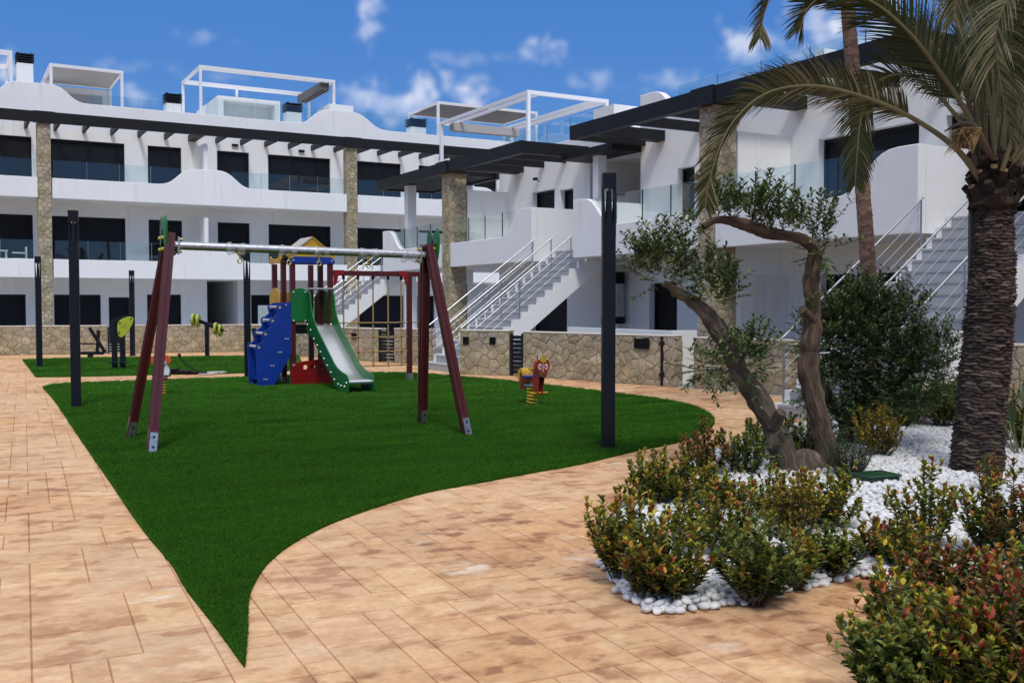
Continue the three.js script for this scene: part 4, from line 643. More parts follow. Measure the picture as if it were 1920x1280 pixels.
{
  const T = loc('spring_rider', 'spring dog with red ears and white body half hidden behind the swing leg', 'spring rider', null, gp(303, 742), RC + .1); T.scale.setScalar(.8);
  mk('spring', coil(.085, .36, 6, .014), M.yellow, T); mk('base_plate', rod(V(0, -.01, 0), V(0, .025, 0), .15, .15, 20), M.galv, T); mk('spring_clamp', rb(-.1, .1, .35, .4, -.1, .1, .01), M.red, T);
  const bs = new THREE.Shape(); bs.moveTo(-.12, .4); bs.lineTo(.12, .4); bs.bezierCurveTo(.2, .5, .18, .66, .08, .7); bs.lineTo(-.08, .7); bs.bezierCurveTo(-.18, .66, -.2, .5, -.12, .4); mk('body', exZ(bs, .02), M.paintWhite, T);
  mk('seat', rb(-.13, .13, .5, .53, -.32, -.02, .01), M.blue, T); mk('foot_rest', rod(V(-.2, .44, .02), V(.2, .44, .02), .015, .015, 10), M.black, T);
  const H = mk('head', exZ(disc(0, .78, .13, .12), .03).translate(0, 0, .03), M.paintWhite, T);
  for (const s of [-1, 1]) { const es = new THREE.Shape(); es.moveTo(s * .06, .88); es.bezierCurveTo(s * .2, .93, s * .24, .8, s * .2, .72); es.lineTo(s * .14, .7); es.lineTo(s * .09, .8); es.lineTo(s * .06, .88); const g = exZ(es, .02); g.translate(0, 0, .06); mk('ear', g, M.orange, H); mk('eye', exZ(disc(s * .045, .8, .022, .028), .008).translate(0, 0, .05), M.black, H); }
  mk('nose', exZ(disc(0, .74, .03, .022), .012).translate(0, 0, .052), M.black, H);
}

// ---------------------------------------------------------------- outdoor fitness machines
{
  const T = loc('pull_machine', 'dark two post fitness machine with a lime rounded triangle board', 'fitness machine', null, gp(222, 692));
  for (const x of [-.1, .1]) mk('post', rb(x - .055, x + .055, 0, x < 0 ? 1.2 : 1.0, -.05, .05, .01), M.darkSteel, T);
  const hood = new THREE.Shape(); hood.moveTo(-.155, .85); hood.lineTo(-.155, 1.16); hood.bezierCurveTo(-.12, 1.28, .1, 1.34, .25, 1.3); hood.lineTo(.3, 1.2); hood.lineTo(.05, .85); mk('hood', exZ(hood, .1).translate(0, 0, -.02), M.darkSteel, T);
  const b = new THREE.Shape(); b.moveTo(.02, .86); b.bezierCurveTo(-.02, 1.0, 0, 1.15, .06, 1.2); b.bezierCurveTo(.2, 1.3, .38, 1.33, .4, 1.24); b.bezierCurveTo(.4, 1.1, .25, .9, .14, .8); b.bezierCurveTo(.08, .76, .04, .8, .02, .86); const bd = mk('instruction_board', exZ(b, .02).translate(0, 0, .06), M.lime, T);
  for (const [x, y] of [[.05, .9], [.07, 1.14], [.35, 1.24]]) mk('board_bolt', rod(V(x, y, .07), V(x, y, .085), .02, .02, 10), M.black, bd);
  mk('print_mark', exZ(disc(.16, 1.06, .09, .05), .004, .001).translate(0, 0, .0715), hpl(.33, .40, .03), bd);
  mk('foot_bar', rb(-.22, .24, .15, .18, -.06, .12, .01), M.darkSteel, T);
}
{
  const T = loc('arm_trainer', 'dark post with a slanting bar carrying two pairs of lime wheels', 'fitness machine', null, gp(388, 669), RC);
  mk('post', rb(-.055, .055, 0, 1.06, -.055, .055, .01), M.darkSteel, T); mk('arm', beam(V(-.3, 1.12, 0), V(.5, .8, .06), .1, .1), M.darkSteel, T);
  for (const [x, y] of [[-.40, 1.12], [-.25, 1.1], [.28, .86], [.42, .80]]) { const g = rod(V(x - .03, y, .02), V(x + .03, y, .02), .19, .19, 22); const w = mk('wheel', g, M.lime, T); mk('hub', rod(V(x - .05, y, .02), V(x + .05, y, .02), .05, .05, 12), M.darkSteel, w); }
  mk('handle', [rod(V(.42, .80, .06), V(.62, .78, .06), .015), rod(V(-.4, 1.1, .06), V(-.52, 1.1, .06), .015)], M.darkSteel, T);
}
{
  const T = loc('rowing_bench', 'black steel rowing bench with crossed levers in front of the long stone wall', 'fitness machine', null, gp(168, 671));
  mk('base_beam', rb(-.34, .4, .1, .19, -.05, .05, .01), M.darkSteel, T); mk('stand', [rb(-.05, .07, 0, .1, -.08, .08, .01)], M.darkSteel, T); mk('top_bar', rb(-.3, .3, .40, .44, -.02, .02, .005), M.darkSteel, T);
  mk('lever', beam(V(.22, .15, 0), V(.26, .82, 0), .13, .06), M.darkSteel, T); mk('lever', beam(V(.48, .16, .06), V(.02, .9, .06), .05, .09), M.darkSteel, T); mk('seat_post', beam(V(-.36, .16, 0), V(-.46, .62, 0), .08, .1), M.darkSteel, T);
}
{
  const T = loc('leg_press', 'dark fitness machine with a slanting post behind the blue climbing steps', 'fitness machine', null, gp(492, 699));
  mk('slanted_post', beam(V(.02, 0, 0), V(-.2, 1.04, 0), .09, .09), M.darkSteel, T); mk('seat', rb(.1, .5, .4, .46, -.15, .15, .01), M.darkSteel, T); mk('seat_post', rb(.26, .34, 0, .4, -.04, .04, .01), M.darkSteel, T); mk('base_beam', rb(-.02, .34, .0, .06, -.04, .04, .01), M.darkSteel, T); mk('handle', rod(V(-.2, 1.0, -.15), V(-.2, 1.0, .15), .015), M.darkSteel, T);
}
{
  const T = loc('floor_rower', 'low black rowing machine with a curved handle lying on the far turf', 'fitness machine', null, gp(350, 702));
  mk('base', [rb(-.42, .1, .03, .1, -.08, .08, .02), rb(.05, .45, .015, .07, -.05, .05, .02)], M.black, T); mk('handle', new THREE.TubeGeometry(new THREE.CatmullRomCurve3([V(.3, .05, 0), V(.12, .14, 0), V(-.06, .26, 0), V(-.16, .40, 0), V(-.17, .46, 0)]), 20, .016, 8), M.black, T); mk('grip', rod(V(-.17, .40, 0), V(-.17, .48, 0), .04, .03, 10), M.black, T); mk('seat', rb(-.44, -.2, .1, .14, -.12, .12, .02), M.black, T); mk('foot_plate', [rb(.3, .62, .008, .03, -.1, .14, .01)], M.concrete, T);
}
{ const T = thing('concrete_patch', 'pale concrete patch on the far turf beside the lying rowing machine', 'patch'), p = gp(403, 699.5), g = new THREE.CylinderGeometry(.26, .3, .03, 20); g.translate(p.x, .02, p.z); mk('patch', g, M.concrete, T); settle(T, p.x, 0, p.z); }
// ---------------------------------------------------------------- balcony furniture, valve box
{
  const T = thing('balcony_table', 'white plastic table on the first floor balcony beside the stone pillar', 'table'); mk('table_top', bb(1.1, 2.2, 3.6, 3.64, 42.7, 43.4), M.paintWhite, T); for (const [a, b] of [[1.15, 42.75], [2.12, 42.75], [1.15, 43.32], [2.12, 43.32]]) mk('leg', bb(a, a + .05, 2.9, 3.6, b, b + .05), M.paintWhite, T); settle(T, 1.65, 2.9, -43);
  for (const [a, l] of [[2.35, 'white plastic chair on the first floor balcony beside the table and stone pillar']]) { const C = thing('balcony_chair', l, 'chair'); mk('seat', bb(a, a + .5, 3.3, 3.34, 42.7, 43.2), M.paintWhite, C); for (let k = 0; k < 4; k++) mk('back_slat', bb(a + .46, a + .5, 3.4 + k * .09, 3.45 + k * .09, 42.72, 43.18), M.paintWhite, C); for (const [x, b] of [[a, 42.7], [a + .46, 42.7], [a, 43.16], [a + .46, 43.16]]) mk('leg', bb(x, x + .04, 2.9, x > a ? 3.78 : 3.3, b, b + .04), M.paintWhite, C); mk('armrest', [bb(a, a + .5, 3.54, 3.57, 42.68, 42.73), bb(a, a + .5, 3.54, 3.57, 43.17, 43.22)], M.paintWhite, C); settle(C, a + .25, 2.9, -42.95); }
}
{
  const T = loc('valve_box', 'low dark green valve box with a flat lid on the white pebbles', 'valve box', null, gp(1642, 909), RC + .35);
  mk('box', rb(-.165, .165, -.01, .085, -.12, .12, .01), hpl(.012, .05, .025), T); mk('lid', rb(-.18, .18, .086, .105, -.135, .135, .008), hpl(.016, .07, .03), T);
}
// ---------------------------------------------------------------- vegetation
class Leaves {
  constructor() { this.p = []; this.c = []; }
  tri(a, b, c, k) { this.p.push(a.x, a.y, a.z, b.x, b.y, b.z, c.x, c.y, c.z); for (let i = 0; i < 3; i++) this.c.push(k[0], k[1], k[2]); }
  leaf(o, dir, up, len, wid, k, fold = .25, curl = .15) {
    const d = dir.clone().normalize(); let s = new THREE.Vector3().crossVectors(up, d); if (s.lengthSq() < 1e-6) s.set(1, 0, 0); s.normalize(); const n = new THREE.Vector3().crossVectors(d, s);
    const at = (f, w, h) => o.clone().addScaledVector(d, len * f).addScaledVector(s, w).addScaledVector(n, h - curl * len * f * f);
    const h = wid * fold, tip = at(1, 0, 0), l1 = at(.28, -wid * .8, h), l2 = at(.66, -wid * .82, h), r1 = at(.28, wid * .8, h), r2 = at(.66, wid * .82, h), m = at(.5, 0, 0);
    this.tri(o, l1, m, k); this.tri(l1, l2, m, k); this.tri(l2, tip, m, k); this.tri(o, m, r1, k); this.tri(r1, m, r2, k); this.tri(r2, m, tip, k);
  }
  blade(o, dir, droop, len, wid, up, k, seg = 3) {                       // long narrow leaflet bending down
    let p = o.clone(), d = dir.clone().normalize(), s = new THREE.Vector3().crossVectors(up, d).normalize(), a = p.clone().addScaledVector(s, -wid * .5), b = p.clone().addScaledVector(s, wid * .5);
    for (let i = 1; i <= seg; i++) { p.addScaledVector(d, len / seg); d.y -= droop / seg; d.normalize(); const w = i === seg ? .08 : (1 - .35 * i / seg), a2 = p.clone().addScaledVector(s, -wid * .5 * w), b2 = p.clone().addScaledVector(s, wid * .5 * w); this.tri(a, b, b2, k); this.tri(a, b2, a2, k); a = a2; b = b2; }
  }
  mesh(name, mat, parent) { const g = new THREE.BufferGeometry(); g.setAttribute('position', new THREE.Float32BufferAttribute(this.p, 3)); g.setAttribute('color', new THREE.Float32BufferAttribute(this.c, 3)); g.computeVertexNormals(); const m = new THREE.Mesh(g, mat); m.name = name; m.castShadow = m.receiveShadow = true; parent.add(m); return m; }
}
M.leaf = new THREE.MeshPhysicalMaterial({ vertexColors: true, roughness: .42, side: THREE.DoubleSide, transmission: .22, thickness: 0, specularIntensity: .45 });
M.leafDull = new THREE.MeshPhysicalMaterial({ vertexColors: true, roughness: .6, side: THREE.DoubleSide, transmission: .2, thickness: 0, specularIntensity: .4 });
const barkMap = tex(512, 512, (u, v) => { const a = fbm(u, v, 24, 5, 5, 121), b = fbm(u, v, 8, 8, 4, 122), e = .35 + .75 * a * (.6 + .6 * b); return [e, e * .92, e * .84]; }, [.5, .7]);
const barkBump = tex(512, 512, (u, v) => g3(fbm(u, v, 26, 6, 5, 124)), [.4, .6], false);
M.bark = std({ color: lin(.24, .185, .14), map: barkMap, bumpMap: barkBump, bumpScale: .018, roughness: .95 });
M.barkGrey = std({ color: lin(.26, .235, .20), map: barkMap, bumpMap: barkBump, bumpScale: .014, roughness: .95 });
M.twig = std({ color: lin(.09, .06, .04), roughness: .9 });
const jit = (R, k, a = .25, b = 1) => { const e = (1 - a + 2 * a * R()) * b; return [k[0] * e, k[1] * e * (1 + .1 * (R() - .5)), k[2] * e]; };
const PAL = {
  photinia: { old: [[.030, .056, .012], [.045, .078, .014], [.065, .098, .016]], mid: [[.16, .165, .018], [.22, .215, .024], [.11, .14, .018]], tip: [[.40, .33, .03], [.44, .21, .03], [.33, .30, .028], [.30, .075, .026]], len: .050, wid: .0125 },
  red: { old: [[.032, .056, .013], [.055, .074, .016], [.07, .06, .016]], mid: [[.14, .11, .022], [.10, .12, .018], [.18, .085, .022]], tip: [[.32, .06, .032], [.22, .032, .026], [.36, .15, .028], [.26, .21, .028]], len: .052, wid: .0130 },
  gold: { old: [[.07, .062, .012], [.11, .085, .013]], mid: [[.22, .155, .016], [.17, .145, .018]], tip: [[.34, .24, .024], [.28, .19, .018]], len: .040, wid: .0115 },
  green: { old: [[.032, .06, .015], [.045, .075, .018]], mid: [[.09, .125, .024], [.13, .15, .028]], tip: [[.20, .22, .04], [.24, .20, .036]], len: .052, wid: .0135 },
  rosemary: { old: [[.012, .035, .010], [.018, .045, .012]], mid: [[.022, .055, .014], [.028, .06, .016]], tip: [[.045, .085, .02], [.035, .07, .018]], len: .036, wid: .0026 },
};
function shrub(label, px, py, topY, halfPx, kind, seed, o = {}) {
  const p = gp(px, py), D = toScreen(p.x, 0, p.z)[2], sc = D / FPX, h = (py - topY) * sc * (o.h ?? 1.06), r = halfPx * sc * 1.2, K = PAL[kind], R = rngOf(seed), T = thing('shrub', label, 'shrub', 'shrubs of the pebble bed'); T.position.set(p.x, 0, p.z);
  const L = new Leaves(), stems = [], n = Math.round((o.n ?? 18) * .98), Y = V(0, 1, 0);
  const pick = a => a[Math.floor(R() * a.length)];
  const shoot = (a, b, cnt, mature) => {
    const d = b.clone().sub(a), len = d.length(); d.normalize();
    for (let i = 0; i < cnt; i++) {
      const t = (i + R() * .6) / cnt, q = a.clone().addScaledVector(d, t * len), ph = i * 2.4 + R() * .8, s = new THREE.Vector3().crossVectors(d, V(Math.sin(ph * 7), .3, Math.cos(ph * 5))).normalize(), f = V(Math.cos(ph), 0, Math.sin(ph)).addScaledVector(d, .45 + .6 * t).addScaledVector(Y, .15 + .5 * R() * t);
      const g = R(), k = (t > .62 && g < .62 && !mature) ? pick(K.tip) : (t > .2 && g < .78) ? pick(K.mid) : pick(K.old);
      L.leaf(q, f, V((R() - .5) * .5, 1, (R() - .5) * .5), K.len * (.65 + .6 * R()) * (o.leaf ?? 1), K.wid * (.8 + .5 * R()) * (o.leaf ?? 1), jit(R, k, .25, 1.3), .35, .12 + .2 * R());
    }
    for (let i = 0; i < 6; i++) { const ph = i * 1.05 + R(), k = R() < (mature ? .15 : .55) ? pick(K.tip) : pick(K.mid); L.leaf(b, V(Math.cos(ph) * .6, .75 + .5 * R(), Math.sin(ph) * .6), V(Math.cos(ph), .2, Math.sin(ph)).negate(), K.len * (.5 + .45 * R()) * (o.leaf ?? 1), K.wid * (.75 + .4 * R()) * (o.leaf ?? 1), jit(R, k, .25, 1.3), .35, -.1); }
  };
  for (let i = 0; i < n; i++) {
    const ph = i * 2.4 + R(), rr = Math.sqrt((i + .5) / n), hh = h * (1.06 - .34 * rr * rr) * (.5 + .58 * R()), b0 = V(Math.cos(ph) * r * .22 * R(), 0, Math.sin(ph) * r * .22 * R()), b1 = V(Math.cos(ph) * r * rr * .9, hh, Math.sin(ph) * r * rr * .9), mid = b0.clone().lerp(b1, .5).add(V(Math.cos(ph) * r * .16 * rr, 0, Math.sin(ph) * r * .16 * rr));
    stems.push(rod(b0, mid, .005, .004, 5), rod(mid, b1, .004, .002, 4));
    shoot(b0.clone().lerp(mid, .5), mid, Math.round(hh * 20), true); shoot(mid, b1, Math.round(6 + hh * 34), R() < .3);
    const ns = 2 + Math.round(hh * 7 * R() + hh * 3);
    for (let k = 0; k < ns; k++) { const t = .22 + .74 * k / ns, a = (t < .5 ? b0.clone().lerp(mid, t * 2) : mid.clone().lerp(b1, t * 2 - 1)), q = R() * 6.283, l = (.07 + .09 * R()) * (o.leaf ?? 1), e = a.clone().add(V(Math.cos(q) * l * .75, l * (.5 + .5 * R()), Math.sin(q) * l * .75)); e.y = Math.max(e.y, .03); stems.push(rod(a, e, .0022, .0015, 3)); shoot(a, e, 7, R() < .35 + .3 * (1 - t)); }
  }
  mk('stems', stems, M.twig, T); L.mesh('foliage', M.leaf, T); return T;
}
shrub('bushy photinia at the pointed left corner of the pebble bed', 1166, 1092, 925, 72, 'photinia', 11, { n: 24 });
shrub('photinia with orange lower tips along the front pebble edge, beside the corner bush', 1258, 1134, 990, 74, 'photinia', 12, { n: 24 });
shrub('tall red tipped photinia at the turf side of the pebble bed', 1318, 900, 795, 52, 'red', 14, { n: 16 });
shrub('rounded photinia behind the corner bush on the turf side of the bed', 1222, 955, 850, 46, 'photinia', 13); shrub('dense photinia just below the tall red tipped one', 1280, 950, 865, 60, 'photinia', 15); shrub('green shrub growing against the grey olive trunk', 1390, 895, 800, 50, 'green', 16); shrub('photinia between the red tipped shrub and the airy one', 1355, 965, 880, 52, 'photinia', 17);
shrub('tall airy photinia in the middle of the pebbles in front of the olive trunk', 1380, 1060, 905, 66, 'photinia', 18, { n: 13 });
shrub('dark photinia spilling over the front pebble edge', 1418, 1134, 985, 88, 'green', 19, { n: 30 });
shrub('bronze gold shrub in front of the olive root base', 1482, 1020, 895, 50, 'gold', 20); shrub('yellow green photinia at the foot of the olive trunks', 1548, 1000, 885, 58, 'photinia', 21, { n: 22 }); shrub('low green shrub at the front pebble edge beside the dark spilling photinia', 1560, 1088, 990, 54, 'green', 22); shrub('reddish photinia where the paving meets the inner pebble corner', 1655, 1060, 985, 56, 'red', 23, { n: 12 });
shrub('sparse photinia with slender stems standing alone in the white pebbles', 1735, 1035, 888, 62, 'photinia', 24, { n: 13 });
shrub('photinia in front of the date palm, next to the sparse slender one', 1850, 1055, 905, 50, 'photinia', 25, { n: 12 }); shrub('red leaved photinia beside the one in front of the date palm', 1912, 1075, 895, 54, 'red', 26, { n: 13 }); shrub('low photinia between the reddish one and the sparse slender one', 1700, 1075, 985, 60, 'photinia', 27);
shrub('small red leaved shoot at the foot of the date palm', 1858, 930, 862, 22, 'red', 28, { n: 5 });
shrub('leafy photinia filling the gap behind the orange tipped front one', 1300, 1040, 935, 56, 'photinia', 61, { n: 14 }); shrub('small green photinia between the dark spilling one and the low green shrub', 1490, 1106, 1000, 44, 'photinia', 62, { n: 12 }); shrub('low red tipped photinia at the very tip of the pebble corner', 1208, 1130, 1020, 46, 'red', 63, { n: 12 }); shrub('golden green photinia behind the bronze gold shrub', 1440, 985, 890, 44, 'photinia', 64, { n: 12 });
const nearLabel = { red: 'large red leaved photinia in the near clump at the paving edge', photinia: 'large green and gold photinia in the near clump at the paving edge', green: 'green photinia at the paving corner of the near clump' };
for (const [x, y, t, w, k, s] of [[1690, 1262, 1065, 74, 'photinia', 31], [1745, 1190, 1010, 80, 'red', 32], [1832, 1235, 1020, 96, 'red', 33], [1905, 1200, 1000, 90, 'photinia', 34], [1780, 1335, 1090, 120, 'photinia', 35], [1900, 1345, 1070, 120, 'red', 36], [1660, 1350, 1150, 70, 'green', 37]]) shrub(nearLabel[k], x, y, t, w, k, s, { n: 26, h: .88 });
shrub('golden leaved shrub beside the bushy olive', 1645, 862, 768, 46, 'gold', 41, { n: 26 }); shrub('dark green rosemary like bush beside the valve box', 1590, 900, 822, 48, 'rosemary', 42, { n: 46 });
shrub('leafy shrub between the two olive trunks', 1515, 872, 782, 52, 'green', 43, { n: 18 }); shrub('shrub at the path edge left of the olive trunks', 1445, 868, 780, 44, 'green', 44, { n: 14 });
for (const [x, y, t, w, k, s] of [[1712, 800, 690, 46, 'gold', 51], [1765, 806, 680, 48, 'green', 52], [1690, 806, 730, 40, 'green', 54], [1790, 806, 715, 40, 'gold', 53]]) shrub(k === 'gold' ? 'golden shrub in the back row of the pebble bed beyond the date palm' : 'green shrub in the back row of the pebble bed beyond the date palm', x, y, t, w, k, s, { n: 20 });
for (const [x, y, t, w, k, s] of [[1892, 832, 735, 44, 'gold', 55], [1930, 850, 740, 46, 'green', 56]]) shrub(k === 'gold' ? 'yellow flecked shrub between the date palm and the far stone wall' : 'green shrub behind the bird of paradise by the far stone wall', x, y, t, w, k, s, { n: 18 });

// ---- olive trees
const OL = { dark: [[.048, .082, .024], [.062, .102, .028]], lite: [[.108, .152, .046], [.145, .18, .07], [.09, .135, .036]] };
function oliveClump(L, tw, c, rx, ry, n, R, up = .5, size = 1, lift = 1) {
  for (let i = 0; i < n; i++) {
    const v = V(R() * 2 - 1, R() * 2 - 1, R() * 2 - 1); if (v.length() > 1) { i--; continue; } const q = c.clone().add(V(v.x * rx, v.y * ry, v.z * rx)), out = v.clone().add(V(0, up, 0)).normalize(), l = (.10 + .16 * R()) * size, e = q.clone().addScaledVector(out, l);
    tw.push(rod(q, e, .0028 * size, .0014 * size, 3)); const m = Math.round(9 + 8 * R());
    for (let k = 0; k < m; k++) { const t = k / m, ph = k * 2.4 + R(), b = q.clone().lerp(e, t), d = out.clone().multiplyScalar(.8).add(V(Math.cos(ph), (R() - .4) * .5, Math.sin(ph))), col = R() < .45 ? OL.dark : OL.lite; L.leaf(b, d, V(R() - .5, 1, R() - .5), (.040 + .020 * R()) * size, .0118 * size, jit(R, col[Math.floor(R() * col.length)], .25, lift), .2, .1); }
  }
}
{
  const T = thing('olive_tree', 'old olive tree with two twisting trunks and small clipped leaf clumps', 'tree', null), D0 = 9.5, R = rngOf(71), base = gp(1495, 893);
  const Q = (x, y, D) => atD(x, y, D);
  const t1 = [Q(1478, 900, 9.5), Q(1468, 850, 9.5), Q(1450, 800, 9.5), Q(1420, 745, 9.48), Q(1388, 700, 9.46), Q(1362, 645, 9.45), Q(1325, 588, 9.44), Q(1285, 555, 9.43), Q(1245, 530, 9.42)];
  const t2 = [Q(1548, 893, 9.7), Q(1549, 840, 9.7), Q(1530, 760, 9.68), Q(1517, 690, 9.66), Q(1524, 600, 9.64), Q(1522, 520, 9.62), Q(1528, 472, 9.6), Q(1508, 450, 9.58), Q(1440, 436, 9.54), Q(1388, 418, 9.5), Q(1345, 412, 9.48), Q(1318, 425, 9.46)];
  const lump = (g, a) => { const p = g.attributes.position; for (let i = 0; i < p.count; i++) { const x = p.getX(i), y = p.getY(i), z = p.getZ(i), n = Math.sin(23 * y + 9 * x) * .4 + Math.sin(41 * y - 31 * z) * .3 + Math.sin(70 * x + 55 * z + 9 * y) * .3; p.setXYZ(i, x + n * a, y + n * a * .3, z + n * a * .7); } g.computeVertexNormals(); return g; };
  mkUV('trunk', lump(sweep(t1, t => mix(.138, .058, Math.pow(t, .75)) + .009 * Math.sin(19 * t) - (t > .9 ? (t - .9) * .35 : 0), 140, 28), .013), M.barkGrey, T);
  mkUV('trunk', lump(sweep(t2, t => mix(.122, .038, Math.pow(t, .85)) + .009 * Math.sin(23 * t + 1) + (Math.abs(t - .42) < .05 ? .014 : 0), 160, 28), .012), M.bark, T);
  mkUV('root_base', lump(sweep([Q(1505, 905, 9.6), Q(1510, 870, 9.6), Q(1512, 840, 9.6)], t => .25 * Math.sqrt(Math.max(.002, 1 - t * t)), 12, 20), .02), M.barkGrey, T);
  for (const [a, b, r0, r1] of [[Q(1450, 800, 9.45), Q(1466, 772, 9.35), .07, .05], [Q(1527, 600, 9.6), Q(1505, 580, 9.5), .05, .045]]) mk('branch_stub', lump(rod(a, b, r0, r1, 12), .004), M.bark, T);
  const L = new Leaves(), tw = [];
  for (const [x, y, D, rx, ry, n, up] of [[1238, 500, 9.42, 46, 38, 120, .8], [1215, 470, 9.42, 28, 26, 26, 1.3], [1262, 455, 9.4, 30, 26, 26, 1.3], [1335, 540, 9.44, 40, 32, 84, .8], [1320, 500, 9.44, 26, 30, 16, 1.4], [1370, 520, 9.44, 18, 24, 10, 1.4], [1385, 680, 9.4, 46, 40, 110, .3], [1320, 690, 9.4, 26, 24, 22, .1], [1410, 650, 9.4, 30, 20, 30, .8], [1395, 395, 9.5, 52, 26, 66, 1.1], [1345, 380, 9.5, 26, 22, 26, 1.0], [1305, 420, 9.46, 14, 10, 8, .3], [1460, 420, 9.55, 46, 30, 66, 1.2], [1420, 375, 9.52, 22, 18, 8, 1.6], [1475, 380, 9.52, 22, 22, 10, 1.6], [1530, 410, 9.6, 34, 34, 40, 1.2], [1545, 470, 9.62, 20, 34, 40, .1], [1520, 600, 9.6, 14, 10, 3, .4], [1455, 830, 9.3, 20, 30, 12, .5]]) oliveClump(L, tw, Q(x, y, D), rx * D / FPX, ry * D / FPX, Math.round(n * .68), R, up, 1.22, 1.2);
  mk('twigs', tw, M.twig, T); L.mesh('foliage', M.leafDull, T); settle(T, base.x, 0, base.z);
}
{
  const T = thing('olive_tree', 'bushy round olive with dense dark foliage beside the date palm', 'tree', null), R = rngOf(72), D = 11.3, Q = (x, y, d = D) => atD(x, y, d), base = gp(1598, 838);
  mk('trunk', [sweep([Q(1592, 842), Q(1600, 800), Q(1620, 750), Q(1640, 690)], t => .16 - .08 * t, 20, 12), sweep([Q(1600, 800), Q(1560, 760), Q(1545, 700)], t => .09 - .05 * t, 12, 9), sweep([Q(1610, 780), Q(1680, 720), Q(1730, 660)], t => .09 - .055 * t, 12, 9)], M.barkGrey, T);
  const L = new Leaves(), tw = [];
  for (const [x, y, d, rx, ry, n, up] of [[1600, 620, 11.3, 70, 70, 420, .5], [1545, 640, 11.4, 42, 60, 170, .3], [1660, 660, 11.2, 80, 80, 480, .4], [1720, 700, 11.2, 60, 55, 220, .3], [1560, 720, 11.2, 50, 40, 130, .1], [1660, 740, 11.1, 70, 36, 190, .1], [1625, 560, 11.3, 44, 34, 80, 1.1], [1690, 580, 11.3, 40, 34, 70, 1.1], [1755, 650, 11.3, 36, 36, 60, .9], [1530, 770, 11.2, 26, 26, 24, -.4], [1600, 790, 11.0, 36, 20, 50, .2]]) oliveClump(L, tw, Q(x, y, d), rx * d / FPX, ry * d / FPX, n, R, up, 1.1, 1.35);
  mk('twigs', tw, M.twig, T); L.mesh('foliage', M.leafDull, T); settle(T, base.x, 0, base.z);
}

// ---- palms
const FR = { dark: [[.042, .058, .020], [.056, .072, .025], [.072, .085, .032]], lite: [[.125, .125, .055], [.17, .165, .08], [.09, .095, .038]], pale: [[.30, .275, .17], [.23, .21, .115], [.18, .17, .085]] };
function frond(T, pts, len, R, o = {}) {
  const c = new THREE.CatmullRomCurve3(pts), n = Math.round(c.getLength() / (o.step ?? .0185)), L = new Leaves();
  const f = mk('frond', sweep(pts, t => mix(o.r ?? .024, .004, Math.pow(t, .7)), 44, 7), o.mat ?? M.rachis, T);
  const roll = o.roll ?? 0;
  for (let i = 0; i < n; i++) {
    const t = mix(o.t0 ?? .2, .995, i / n), p = c.getPointAt(t), d = c.getTangentAt(t); let side = new THREE.Vector3().crossVectors(d, V(0, 1, 0)); if (side.lengthSq() < .02) side = V(1, 0, .3); side.normalize(); const up = new THREE.Vector3().crossVectors(side, d).normalize();
    if (roll) { side.applyAxisAngle(d, roll); up.applyAxisAngle(d, roll); }
    for (const s of [-1, 1]) {
      const l = len * Math.pow(Math.sin(Math.PI * clamp(.16 + .80 * (t - (o.t0 ?? .2)) / (1 - (o.t0 ?? .2)), 0, 1)), .55) * (.82 + .32 * R()), fw = mix(.8, 1.5, t) + .3 * (R() - .5), dir = side.clone().multiplyScalar(s).addScaledVector(d, fw).addScaledVector(up, .42 + .45 * (R() - .5));
      const pal = R() < (o.paleness ?? .3) ? (R() < (o.dry ?? .2) ? FR.pale : FR.lite) : FR.dark; L.blade(p, dir, (o.droop ?? .5) * (.6 + .9 * R()), l, (o.w ?? .014) * (.8 + .5 * R()), up, jit(R, pal[Math.floor(R() * 3)]));
    }
  }
  L.mesh('leaflets', M.leafDull, f); return f;
}
M.bossBark = std({ color: lin(.085, .06, .045), map: barkMap, bumpMap: barkBump, bumpScale: .02, roughness: .95 }); M.cutWood = std({ color: lin(.42, .29, .18), roughness: .85, map: barkMap });
M.rachis = std({ color: lin(.15, .135, .06), roughness: .6 }); M.rachisBrown = std({ color: lin(.10, .062, .036), roughness: .7 });
M.scale = std({ vertexColors: true, roughness: .95, bumpMap: barkBump, bumpScale: .008 });
